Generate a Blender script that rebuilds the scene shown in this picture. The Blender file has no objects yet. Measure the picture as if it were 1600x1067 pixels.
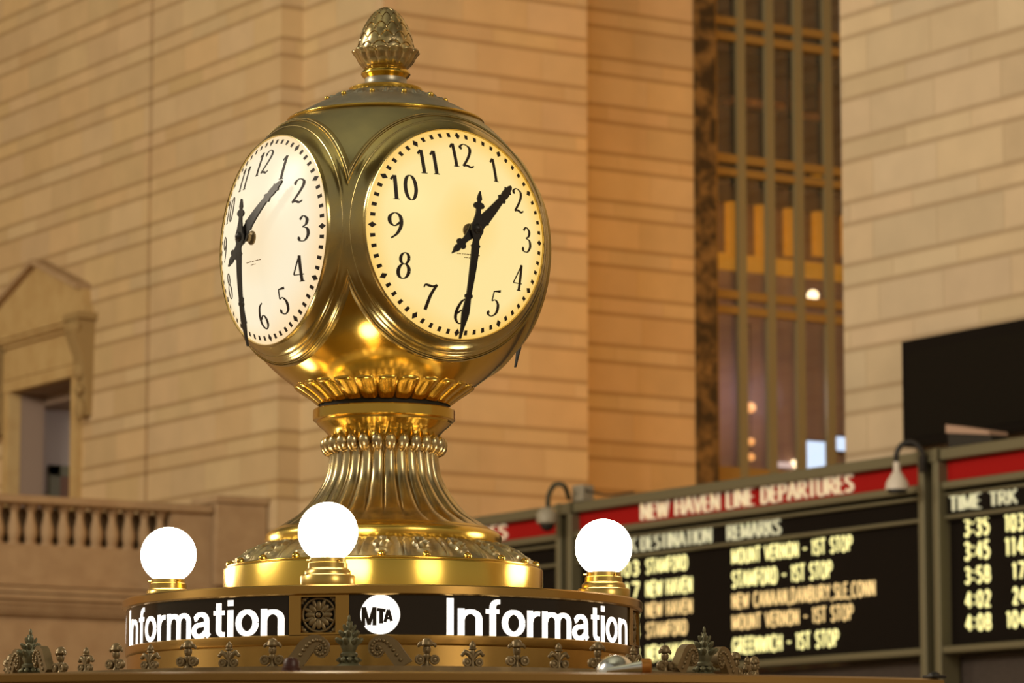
import bpy, math, random
from math import sin, cos, tan, atan, pi, radians, sqrt, hypot, floor as ffloor
from mathutils import Vector, Matrix
random.seed(7)
C = bpy.context.scene.collection
SC = bpy.context.scene

# ------------------------------------------------------------ camera
F = 5750.0                                  # focal length in pixels of the 1600x1067 frame
HEAD = radians(32.4)                        # heading, clockwise from +y
PITCH = atan((1340 - 533.5) / F)
DH = 10.6                                   # ground distance from camera to the clock's axis
fw = (sin(HEAD), cos(HEAD)); rt = (cos(HEAD), -sin(HEAD))
CAM = Vector((-DH*fw[0] + .371*rt[0], -DH*fw[1] + .371*rt[1], 1.65))
cd = bpy.data.cameras.new('camera'); cam = bpy.data.objects.new('camera', cd); C.objects.link(cam)
cam.location = CAM
cam.rotation_euler = (pi/2 + PITCH, 0, -HEAD)
cd.sensor_width = 36; cd.lens = F*36/1600
cd.clip_end = 300
cd.dof.use_dof = True; cd.dof.focus_distance = 10.35; cd.dof.aperture_fstop = 6.5
SC.camera = cam
SC.view_settings.view_transform = 'Standard'; SC.view_settings.look = 'None'
SC.view_settings.exposure = 0.0; SC.view_settings.gamma = 1.0; SC.view_settings.use_curve_mapping = False

# ------------------------------------------------------------ world and hall lights
W = bpy.data.worlds.new('hall_air'); SC.world = W; W.use_nodes = True
nt = W.node_tree; nt.nodes.clear()
o_ = nt.nodes.new('ShaderNodeOutputWorld'); b_ = nt.nodes.new('ShaderNodeBackground')
tc = nt.nodes.new('ShaderNodeTexCoord'); sp = nt.nodes.new('ShaderNodeSeparateXYZ'); cr = nt.nodes.new('ShaderNodeValToRGB')
mr = nt.nodes.new('ShaderNodeMapRange'); mr.inputs[1].default_value = -1; mr.inputs[2].default_value = 1
nt.links.new(tc.outputs['Generated'], sp.inputs[0]); nt.links.new(sp.outputs[2], mr.inputs[0]); nt.links.new(mr.outputs[0], cr.inputs[0])
e = cr.color_ramp.elements
e[0].position = 0.0; e[0].color = (.20, .11, .035, 1)
e[1].position = 1.0; e[1].color = (.20, .21, .17, 1)
k = e.new(.5); k.color = (.25, .17, .085, 1)
k = e.new(.62); k.color = (.36, .31, .22, 1)
nt.links.new(cr.outputs[0], b_.inputs[0]); b_.inputs[1].default_value = 1.0
nt.links.new(b_.outputs[0], o_.inputs[0])

def area(name, loc, target, sx, sy, power, col):
    l = bpy.data.lights.new(name, 'AREA'); l.shape = 'RECTANGLE'; l.size = sx; l.size_y = sy; l.energy = power; l.color = col
    o = bpy.data.objects.new(name, l); C.objects.link(o); o.location = loc
    o.rotation_euler = (Vector(target) - Vector(loc)).to_track_quat('-Z', 'Y').to_euler(); return o
def point(name, loc, r, power, col):
    l = bpy.data.lights.new(name, 'POINT'); l.shadow_soft_size = r; l.energy = power; l.color = col
    o = bpy.data.objects.new(name, l); C.objects.link(o); o.location = loc; return o
area('wall_fill_north', (-17, 14, 15), (18, 28, 8), 10, 6, 5700, (1, .86, .66))  # unseen area light added to brighten the stone walls
area('wall_fill_far_left', (-12, 36, 14), (18, 40, 9), 5, 5, 1300, (1, .84, .55))  # second added area light, lifts the far wall
area('cornice_uplights', (-6, 0, 21), (0, 4, 30), 16, 30, 5000, (1, .88, .66))
area('wall_fill_east', (2, -30, 16), (18, 20, 6), 9, 7, 2300, (1, .83, .6))  # added area light from behind the camera, fills the walls
point('niche_lamp', (23.2, 26.0, 10.5), .5, 430, (1, .48, .10))
point('upper_storey_fill', (25.6, 33.2, 15.2), .2, 11, (1, .55, .2))  # added point light, brightens the picture frame behind the window
point('lower_storey_fill', (25.8, 33.2, 8.2), .3, 8, (.95, .80, .98))  # added cool point light, lifts the plaster behind the window
point('far_room_lamp', (20.8, 38.6, 7.9), .3, 85, (1, .86, .72))
point('niche_lamp_low', (23.0, 26.5, 5.5), .5, 170, (1, .50, .12))

# ------------------------------------------------------------ pixel rays onto building planes
def ray(x, y):
    u = (x - 800)/F; v = (533.5 - y)/F
    a = cos(PITCH) - v*sin(PITCH); up = sin(PITCH) + v*cos(PITCH)
    return Vector((fw[0]*a + rt[0]*u, fw[1]*a + rt[1]*u, up))
def onX(x, y, px):
    d = ray(x, y); return CAM + d*((px - CAM.x)/d.x)
def onY(x, y, py):
    d = ray(x, y); return CAM + d*((py - CAM.y)/d.y)
S = 10.73/F                                  # metres per pixel at the clock
def zz(y):                                   # height of a point on the clock's axis seen at row y
    return 1.65 + DH*tan(PITCH + atan((533.5 - y)/F))

# ------------------------------------------------------------ objects
def tag(o, label=None, cat=None, group=None, kind=None):
    if label: o['label'] = label
    if cat: o['category'] = cat
    if group: o['group'] = group
    if kind: o['kind'] = kind
    return o
def thing(name, label, cat, loc=(0, 0, 0), group=None, rz=0):
    o = bpy.data.objects.new(name, None); C.objects.link(o); o.location = loc; o.rotation_euler = (0, 0, rz)
    o.empty_display_size = .2
    return tag(o, label, cat, group)

class MB:
    def __init__(s): s.v = []; s.f = []
    def add(s, vs, fs, M=None):
        n = len(s.v)
        s.v += [tuple(M @ Vector(p)) if M is not None else tuple(p) for p in vs]
        s.f += [tuple(i + n for i in q) for q in fs]
        return s
    def box(s, a, b, M=None):
        x0, y0, z0 = [min(a[i], b[i]) for i in range(3)]; x1, y1, z1 = [max(a[i], b[i]) for i in range(3)]
        return s.add([(x0,y0,z0),(x1,y0,z0),(x1,y1,z0),(x0,y1,z0),(x0,y0,z1),(x1,y0,z1),(x1,y1,z1),(x0,y1,z1)],
              [(0,3,2,1),(4,5,6,7),(0,1,5,4),(1,2,6,5),(2,3,7,6),(3,0,4,7)], M)
    def grid(s, P, closed=False, M=None):      # P[i][j]
        n = len(P); m = len(P[0]); vs = [p for r in P for p in r]; fs = []
        for i in range(n - 1):
            for j in range(m if closed else m - 1):
                j2 = (j + 1) % m
                fs.append((i*m + j, i*m + j2, (i+1)*m + j2, (i+1)*m + j))
        return s.add(vs, fs, M)
    def lathe(s, prof, seg=96, mod=None, M=None, cap=True):   # prof: (r, z) bottom to top
        P = []
        for i, (r, z) in enumerate(prof):
            row = []
            for j in range(seg):
                t = 2*pi*j/seg; dr, dz = mod(t, i, r, z) if mod else (0, 0)
                row.append(((r + dr)*cos(t), (r + dr)*sin(t), z + dz))
            P.append(row)
        s.grid(P, True, M)
        n = len(s.v)
        if cap:
            if prof[0][0] > 1e-6: s.f.append(tuple(n - len(prof)*seg + j for j in reversed(range(seg))))
            if prof[-1][0] > 1e-6: s.f.append(tuple(n - seg + j for j in range(seg)))
        return s
    def arc(s, prof, a0, a1, seg, M=None):      # closed (r,z) section swept from a0 to a1
        P = []
        for j in range(seg + 1):
            t = a0 + (a1 - a0)*j/seg
            P.append([(r*cos(t), r*sin(t), z) for r, z in prof])
        n0 = len(s.v); m = len(prof)
        s.grid(P, True, M)
        s.f.append(tuple(n0 + i for i in range(m))); s.f.append(tuple(n0 + seg*m + i for i in reversed(range(m))))
        return s
    def tube(s, pts, r, seg=10, M=None):
        pts = [Vector(p) for p in pts]; n = len(pts); rr = r if hasattr(r, '__len__') else [r]*n
        P = []; up = None
        for i, p in enumerate(pts):
            t = (pts[min(i+1, n-1)] - pts[max(i-1, 0)]).normalized()
            if up is None:
                up = Vector((0, 0, 1)) if abs(t.z) < .9 else Vector((1, 0, 0))
            a = t.cross(up).normalized(); b = a.cross(t); up = b
            P.append([tuple(p + (a*cos(2*pi*j/seg) + b*sin(2*pi*j/seg))*rr[i]) for j in range(seg)])
        n0 = len(s.v); s.grid(P, True, M)
        s.f.append(tuple(n0 + j for j in range(seg))); s.f.append(tuple(n0 + (n-1)*seg + j for j in reversed(range(seg))))
        return s
    def ball(s, c, r, seg=20, rings=12, M=None):
        rx, ry, rz = r if hasattr(r, '__len__') else (r, r, r)
        P = []
        for i in range(rings + 1):
            a = -pi/2 + pi*i/rings
            P.append([(c[0] + rx*cos(a)*cos(2*pi*j/seg), c[1] + ry*cos(a)*sin(2*pi*j/seg), c[2] + rz*sin(a)) for j in range(seg)])
        return s.grid(P, True, M)
    def torus(s, R, r, z=0, seg=96, n=12, M=None):
        P = [[((R + r*cos(2*pi*i/n))*cos(2*pi*j/seg), (R + r*cos(2*pi*i/n))*sin(2*pi*j/seg), z + r*sin(2*pi*i/n)) for j in range(seg)] for i in range(n + 1)]
        return s.grid(P, True, M)
    def prism(s, poly, h0, h1, M=None):         # polygon in xy, extruded in z
        n = len(poly)
        return s.add([(x, y, h0) for x, y in poly] + [(x, y, h1) for x, y in poly],
              [tuple(reversed(range(n))), tuple(range(n, 2*n))] + [(i, (i+1) % n, n + (i+1) % n, n + i) for i in range(n)], M)
    def ribbon(s, pts, hw, mapf, h0, h1):       # flat stroke of varying half width laid on a surface
        keep = [0] + [i for i in range(1, len(pts)) if hypot(pts[i][0]-pts[i-1][0], pts[i][1]-pts[i-1][1]) > 1e-7]
        pts = [pts[i] for i in keep]; hw = [hw[i] for i in keep]
        n = len(pts)
        L = []; R = []
        for i in range(n):
            a = pts[max(i-1, 0)]; b = pts[min(i+1, n-1)]
            tx, ty = b[0]-a[0], b[1]-a[1]; l = hypot(tx, ty) or 1; tx /= l; ty /= l
            w = hw[i]
            if 0 < i < n-1:
                px, py = pts[i][0]-a[0], pts[i][1]-a[1]; q = hypot(px, py) or 1
                c = abs((px*tx + py*ty)/q); w = w/max(c, .6)
            L.append((pts[i][0] - ty*w, pts[i][1] + tx*w)); R.append((pts[i][0] + ty*w, pts[i][1] - tx*w))
        vs = []
        for i in range(n):
            vs += [mapf(*L[i], h1), mapf(*R[i], h1), mapf(*R[i], h0), mapf(*L[i], h0)]
        fs = []
        for i in range(n - 1):
            a = 4*i; b = a + 4
            fs += [(a, a+1, b+1, b), (a+1, a+2, b+2, b+1), (a+3, a, b, b+3), (a+2, a+3, b+3, b+2)]
        fs += [(0, 3, 2, 1), (4*n-4, 4*n-3, 4*n-2, 4*n-1)]
        return s.add(vs, fs)
    def build(s, name, mat, parent=None, smooth=40, loc=None, bevel=0):
        me = bpy.data.meshes.new(name); me.from_pydata(s.v, [], s.f); me.update()
        import bmesh
        bm = bmesh.new(); bm.from_mesh(me)
        bmesh.ops.delete(bm, geom=[v for v in bm.verts if not v.link_faces], context='VERTS')
        bmesh.ops.remove_doubles(bm, verts=bm.verts, dist=1e-6)
        bmesh.ops.recalc_face_normals(bm, faces=bm.faces)
        bm.to_mesh(me); bm.free()
        if smooth:
            me.polygons.foreach_set('use_smooth', [True]*len(me.polygons))
            me.set_sharp_from_angle(angle=radians(smooth))
        me.materials.append(mat)
        o = bpy.data.objects.new(name, me); C.objects.link(o)
        if loc: o.location = loc
        if parent: o.parent = parent
        if bevel:
            b = o.modifiers.new('bevel', 'BEVEL'); b.width = bevel; b.segments = 2; b.limit_method = 'ANGLE'; b.angle_limit = radians(50)
        return o
def struct(name, mb, mat, parent=None, bevel=0):
    o = mb.build(name, mat, parent, smooth=30, bevel=bevel)
    if not parent: o['kind'] = 'structure'
    return o

# ------------------------------------------------------------ materials
def mat(name, col, metal=0, rough=.5, emit=None, estr=0, bump=None, mottle=None, spec=.5, coat=0, aniso=0):
    m = bpy.data.materials.new(name); m.use_nodes = True
    t = m.node_tree; p = t.nodes['Principled BSDF']
    p.inputs['Base Color'].default_value = (*col, 1); p.inputs['Metallic'].default_value = metal; p.inputs['Roughness'].default_value = rough
    p.inputs['Specular IOR Level'].default_value = spec
    if aniso:                                    # brushed round the vertical axis
        p.inputs['Anisotropic'].default_value = aniso; p.inputs['Anisotropic Rotation'].default_value = .25
        tg = t.nodes.new('ShaderNodeTangent'); tg.direction_type = 'RADIAL'; tg.axis = 'Z'; t.links.new(tg.outputs[0], p.inputs['Tangent'])
    if coat: p.inputs['Coat Weight'].default_value = coat
    if emit: p.inputs['Emission Color'].default_value = (*emit, 1); p.inputs['Emission Strength'].default_value = estr
    co = None
    if mottle or bump:
        co = t.nodes.new('ShaderNodeTexCoord')
    if mottle:                                   # (second colour, scale, amount, low, high)
        c2, sc, lo, hi = mottle
        n = t.nodes.new('ShaderNodeTexNoise'); n.inputs['Scale'].default_value = sc; n.inputs['Detail'].default_value = 6
        t.links.new(co.outputs['Object'], n.inputs['Vector'])
        r = t.nodes.new('ShaderNodeValToRGB'); r.color_ramp.elements[0].position = lo; r.color_ramp.elements[1].position = hi
        r.color_ramp.elements[0].color = (*col, 1); r.color_ramp.elements[1].color = (*c2, 1)
        t.links.new(n.outputs['Fac'], r.inputs[0]); t.links.new(r.outputs[0], p.inputs['Base Color'])
    if bump:
        sc, st = bump
        n = t.nodes.new('ShaderNodeTexNoise'); n.inputs['Scale'].default_value = sc; n.inputs['Detail'].default_value = 5
        t.links.new(co.outputs['Object'], n.inputs['Vector'])
        b = t.nodes.new('ShaderNodeBump'); b.inputs['Strength'].default_value = st; b.inputs['Distance'].default_value = .01
        t.links.new(n.outputs['Fac'], b.inputs['Height']); t.links.new(b.outputs[0], p.inputs['Normal'])
    return m

def stone(name, base, joint, z0, P=.6655, H1=.232, length=1.02, off=0.0, jstr=.58, jv=.30, var=.13):
    """Ashlar in alternating tall and low courses; joints and block-to-block tint from world position."""
    m = bpy.data.materials.new(name); m.use_nodes = True; t = m.node_tree; p = t.nodes['Principled BSDF']
    p.inputs['Roughness'].default_value = .75; p.inputs['Specular IOR Level'].default_value = .25
    N = t.nodes.new; Lk = t.links.new
    g = N('ShaderNodeNewGeometry'); s = N('ShaderNodeSeparateXYZ'); Lk(g.outputs['Position'], s.inputs[0])
    def mth(op, a, b=None, c=None):
        n = N('ShaderNodeMath'); n.operation = op
        for i, x in enumerate((a, b, c)):
            if x is None: continue
            if isinstance(x, (int, float)): n.inputs[i].default_value = x
            else: Lk(x, n.inputs[i])
        return n.outputs[0]
    z = mth('SUBTRACT', s.outputs[2], z0)
    q = mth('DIVIDE', z, P); row = mth('FLOOR', q); fz = mth('MULTIPLY', mth('FRACT', q), P)
    tall = mth('GREATER_THAN', fz, H1)
    course = mth('ADD', mth('MULTIPLY', row, 2), tall)
    d0 = mth('ABSOLUTE', mth('SUBTRACT', fz, H1))
    d1 = mth('MINIMUM', fz, mth('SUBTRACT', P, fz))
    dz = mth('MINIMUM', d0, d1)
    u = mth('ADD', mth('ADD', s.outputs[0], s.outputs[1]), off)
    wn = N('ShaderNodeTexWhiteNoise'); wn.noise_dimensions = '1D'; Lk(course, wn.inputs['W'])
    uo = mth('ADD', mth('DIVIDE', u, length), mth('ADD', mth('MULTIPLY', course, .5), mth('MULTIPLY', wn.outputs['Value'], .35)))
    blk = mth('FLOOR', uo); fu = mth('FRACT', uo)
    du = mth('MULTIPLY', mth('MINIMUM', fu, mth('SUBTRACT', 1, fu)), length)
    mz = N('ShaderNodeMapRange'); mz.inputs[1].default_value = .014; mz.inputs[2].default_value = .045; mz.inputs[3].default_value = 1; mz.inputs[4].default_value = 0; Lk(dz, mz.inputs[0])
    mu = N('ShaderNodeMapRange'); mu.inputs[1].default_value = .004; mu.inputs[2].default_value = .018; mu.inputs[3].default_value = jv; mu.inputs[4].default_value = 0; Lk(du, mu.inputs[0])
    jm = mth('MAXIMUM', mz.outputs[0], mu.outputs[0])
    w2 = N('ShaderNodeTexWhiteNoise'); w2.noise_dimensions = '2D'; cv = N('ShaderNodeCombineXYZ'); Lk(blk, cv.inputs[0]); Lk(course, cv.inputs[1]); Lk(cv.outputs[0], w2.inputs['Vector'])
    hsv = N('ShaderNodeHueSaturation'); hsv.inputs['Color'].default_value = (*base, 1)
    Lk(mth('ADD', mth('MULTIPLY', w2.outputs['Value'], var), 1 - var/2), hsv.inputs['Value'])
    sepc = N('ShaderNodeSeparateColor'); Lk(w2.outputs['Color'], sepc.inputs[0])
    Lk(mth('ADD', mth('MULTIPLY', sepc.outputs[1], .12), .93), hsv.inputs['Saturation'])
    Lk(mth('ADD', mth('MULTIPLY', sepc.outputs[2], .008), .496), hsv.inputs['Hue'])
    nz = N('ShaderNodeTexNoise'); nz.inputs['Scale'].default_value = 2.2; nz.inputs['Detail'].default_value = 5; Lk(g.outputs['Position'], nz.inputs['Vector'])
    mm = N('ShaderNodeMix'); mm.data_type = 'RGBA'; mm.blend_type = 'MULTIPLY'; mm.inputs[0].default_value = .35
    Lk(hsv.outputs[0], mm.inputs[6]); Lk(nz.outputs['Color'], mm.inputs[7])
    rgb = N('ShaderNodeRGBToBW'); Lk(nz.outputs['Color'], rgb.inputs[0])
    cc = N('ShaderNodeCombineColor'); [Lk(mth('ADD', mth('MULTIPLY', rgb.outputs[0], 1.0), .5), cc.inputs[i]) for i in range(3)]
    Lk(cc.outputs[0], mm.inputs[7])
    mx = N('ShaderNodeMix'); mx.data_type = 'RGBA'; Lk(mth('MULTIPLY', jm, jstr), mx.inputs[0]); Lk(mm.outputs[2], mx.inputs[6]); mx.inputs[7].default_value = (*joint, 1)
    Lk(mx.outputs[2], p.inputs['Base Color'])
    return m

BASE = (.61, .445, .255); JOINT = (.29, .17, .07)
M = {}
M['stoneA'] = stone('ashlar_stone_far', BASE, JOINT, 11.69)
M['stoneB'] = stone('ashlar_stone_niche', BASE, JOINT, 11.67, off=.37)
M['stoneD'] = stone('ashlar_stone_near', (.56, .435, .29), (.30, .20, .11), 6.228, length=1.05, off=.5, jstr=.55, jv=.6, var=.17)
M['plain'] = mat('carved_stone', (.56, .40, .19), rough=.75, mottle=((.48, .32, .14), 3, .35, .7), spec=.25)
M['rail'] = mat('balcony_stone', (.46, .32, .19), rough=.7, mottle=((.39, .26, .15), 4, .35, .7), spec=.25)
M['carving'] = mat('dark_carved_stone', (.36, .24, .10), rough=.8, bump=(30, .8))  # darker brown with bumps for the carved consoles
M['marble'] = mat('dark_veined_marble', (.035, .022, .010), rough=.35, mottle=((.22, .13, .045), 5.5, .42, .66))
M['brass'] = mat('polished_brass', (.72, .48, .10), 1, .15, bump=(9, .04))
M['brass_old'] = mat('dulled_brass', (.58, .45, .18), 1, .19, mottle=((.48, .40, .21), 14, .38, .7), bump=(40, .03))
M['brass_bright'] = mat('bright_brass', (.80, .54, .11), 1, .25, aniso=.7)
M['brass_soft'] = mat('satin_brass', (.62, .43, .13), 1, .3)
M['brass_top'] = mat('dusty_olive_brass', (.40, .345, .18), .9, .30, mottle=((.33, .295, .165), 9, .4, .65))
M['brass_ant'] = mat('antique_relief_brass', (.66, .51, .25), 1, .27, mottle=((.46, .37, .22), 25, .4, .65))
M['relief'] = mat('worn_relief_brass', (.62, .50, .27), .9, .40, mottle=((.40, .34, .23), 22, .4, .62))
M['dust'] = mat('dusty_bronze', (.38, .355, .29), .75, .36, mottle=((.48, .44, .36), 20, .4, .7))
M['bronze'] = mat('bronze', (.56, .345, .105), 1, .27, aniso=.8)
M['bronze_roof'] = mat('brown_roof_bronze', (.34, .20, .065), .9, .36)
M['bronze_dark'] = mat('dark_cast_bronze', (.22, .16, .085), .6, .42, mottle=((.32, .24, .13), 20, .4, .7))
M['verdigris'] = mat('bronze_with_green_patina', (.24, .20, .12), .6, .5, mottle=((.12, .16, .11), 18, .42, .62))
M['black'] = mat('matt_black_paint', (.012, .010, .010), 0, .45)
M['ink'] = mat('dark_brown_ink', (.022, .011, .006), 0, .6)
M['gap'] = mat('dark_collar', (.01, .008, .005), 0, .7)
M['panel'] = mat('black_sign_glass', (.018, .011, .008), 0, .12)
M['lit'] = mat('backlit_white', (.8, .8, .8), 0, .4, (1, .93, .84), 1.35)
M['globe'] = mat('glowing_opal_glass', (.9, .9, .9), 0, .3, (1, .88, .66), 13)
M['olive'] = mat('olive_grey_metal', (.165, .145, .085), .3, .5)
M['olive_dark'] = mat('dark_olive_metal', (.05, .05, .03), .3, .5)
M['red'] = mat('red_header_panel', (.34, .008, .007), 0, .7, spec=.1)
M['board'] = mat('black_display_panel', (.008, .0055, .004), 0, .7, spec=.08)
M['white_letter'] = mat('cream_raised_letters', (.85, .76, .56), 0, .5, (1, .82, .55), .25)
M['head_letter'] = mat('pale_heading_letters', (.62, .62, .46), 0, .5, (1, .95, .6), .35)  # small emission stands in for lamplight on the raised letters
M['led_y'] = mat('lit_yellow_characters', (.1, .1, .05), 0, .5, (1, .88, .34), 1.5)
M['led_o'] = mat('lit_amber_characters', (.1, .1, .05), 0, .5, (1, .66, .26), 1.15)
M['grey'] = mat('grey_housing', (.30, .27, .21), 0, .5)
M['shade'] = mat('pale_enamel', (.62, .56, .50), 0, .4)
M['chrome'] = mat('polished_steel', (.85, .87, .9), 1, .2)
M['copper'] = mat('copper_end', (.55, .24, .06), .8, .4)
M['maroon'] = mat('dark_red_plastic', (.06, .014, .010), 0, .4)
M['screen'] = mat('switched_off_screen', (.010, .0075, .005), 0, .8, spec=.08)
M['frame_win'] = mat('olive_brown_window_bronze', (.33, .21, .06), .2, .5)
M['mullion'] = mat('grey_green_mullion', (.25, .23, .14), .2, .5)
M['backwall'] = mat('mauve_grey_plaster', (.30, .20, .19), 0, .8)
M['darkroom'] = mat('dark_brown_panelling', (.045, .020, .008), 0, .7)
M['drape'] = mat('orange_glowing_blind', (.5, .25, .05), 0, .8, (1, .42, .02), .24)
M['coolscreen'] = mat('cool_lit_screen', (.2, .2, .2), 0, .5, (.62, .78, 1), 1.3)
M['bulb'] = mat('lit_bulb', (.8, .8, .8), 0, .5, (1, .75, .42), 3)
M['bulb_o'] = mat('orange_bulb', (.6, .4, .2), 0, .5, (1, .42, .12), 1.0)
M['floor'] = mat('tennessee_marble_floor', (.45, .33, .22), 0, .3, mottle=((.36, .26, .17), 1.2, .35, .65))
M['ceil'] = mat('teal_green_ceiling', (.20, .215, .175), 0, .8)
M['lav'] = mat('pale_lavender_plaster', (.42, .37, .36), 0, .8)
M['brown'] = mat('brown_wood_door', (.14, .05, .015), 0, .5)
M['greenframe'] = mat('green_grey_door_frame', (.13, .125, .07), 0, .5)
gl = bpy.data.materials.new('window_glass'); gl.use_nodes = True; t = gl.node_tree; t.nodes.clear()
oo = t.nodes.new('ShaderNodeOutputMaterial'); tr = t.nodes.new('ShaderNodeBsdfTransparent'); gs = t.nodes.new('ShaderNodeBsdfGlossy'); mx = t.nodes.new('ShaderNodeMixShader'); fr = t.nodes.new('ShaderNodeFresnel')
gs.inputs['Roughness'].default_value = .03; t.links.new(fr.outputs[0], mx.inputs[0]); t.links.new(tr.outputs[0], mx.inputs[1]); t.links.new(gs.outputs[0], mx.inputs[2]); t.links.new(mx.outputs[0], oo.inputs[0])
M['glass'] = gl
def dialmat(name, c0, c1, st):
    m = bpy.data.materials.new(name); m.use_nodes = True; t = m.node_tree; p = t.nodes['Principled BSDF']
    p.inputs['Base Color'].default_value = (.06, .05, .035, 1); p.inputs['Roughness'].default_value = .3; p.inputs['Specular IOR Level'].default_value = .2
    co = t.nodes.new('ShaderNodeTexCoord'); n = t.nodes.new('ShaderNodeTexNoise'); n.inputs['Scale'].default_value = 4.0; n.inputs['Detail'].default_value = 1
    t.links.new(co.outputs['Object'], n.inputs['Vector'])
    d = t.nodes.new('ShaderNodeVectorMath'); d.operation = 'DISTANCE'; d.inputs[1].default_value = (.5, .5, .5); t.links.new(co.outputs['Generated'], d.inputs[0])
    ad = t.nodes.new('ShaderNodeMath'); ad.operation = 'MULTIPLY_ADD'; ad.inputs[1].default_value = .30; t.links.new(n.outputs['Fac'], ad.inputs[0]); t.links.new(d.outputs['Value'], ad.inputs[2])
    r = t.nodes.new('ShaderNodeValToRGB')
    r.color_ramp.elements[0].position = .54; r.color_ramp.elements[1].position = .90
    r.color_ramp.elements[0].color = (*c0, 1); r.color_ramp.elements[1].color = (*c1, 1)
    t.links.new(ad.outputs[0], r.inputs[0]); t.links.new(r.outputs[0], p.inputs['Emission Color']); p.inputs['Emission Strength'].default_value = st
    return m
M['dialR'] = dialmat('backlit_yellow_opal', (1, .79, .34), (1, .58, .10), .97)
M['dialL'] = dialmat('backlit_cream_opal', (1, .87, .62), (1, .70, .36), .96)

# ------------------------------------------------------------ stroke lettering
def A(cx, cy, rx, ry, a0, a1, n=12):
    return [(cx + rx*cos(radians(a0 + (a1 - a0)*i/n)), cy + ry*sin(radians(a0 + (a1 - a0)*i/n))) for i in range(n + 1)]
def CR(pts, n=7):                            # Catmull-Rom
    out = []; P = [pts[0]] + list(pts) + [pts[-1]]
    for i in range(1, len(P) - 2):
        for j in range(n):
            t = j/n; p0, p1, p2, p3 = P[i-1], P[i], P[i+1], P[i+2]
            out.append(tuple(.5*((2*p1[q]) + (-p0[q] + p2[q])*t + (2*p0[q] - 5*p1[q] + 4*p2[q] - p3[q])*t*t + (-p0[q] + 3*p1[q] - 3*p2[q] + p3[q])*t**3) for q in (0, 1)))
    return out + [tuple(pts[-1])]
def RS(pts, step):
    out = [pts[0]]
    for a, b in zip(pts, pts[1:]):
        n = max(1, int(hypot(b[0]-a[0], b[1]-a[1])/step))
        out += [(a[0] + (b[0]-a[0])*i/n, a[1] + (b[1]-a[1])*i/n) for i in range(1, n + 1)]
    return out
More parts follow.
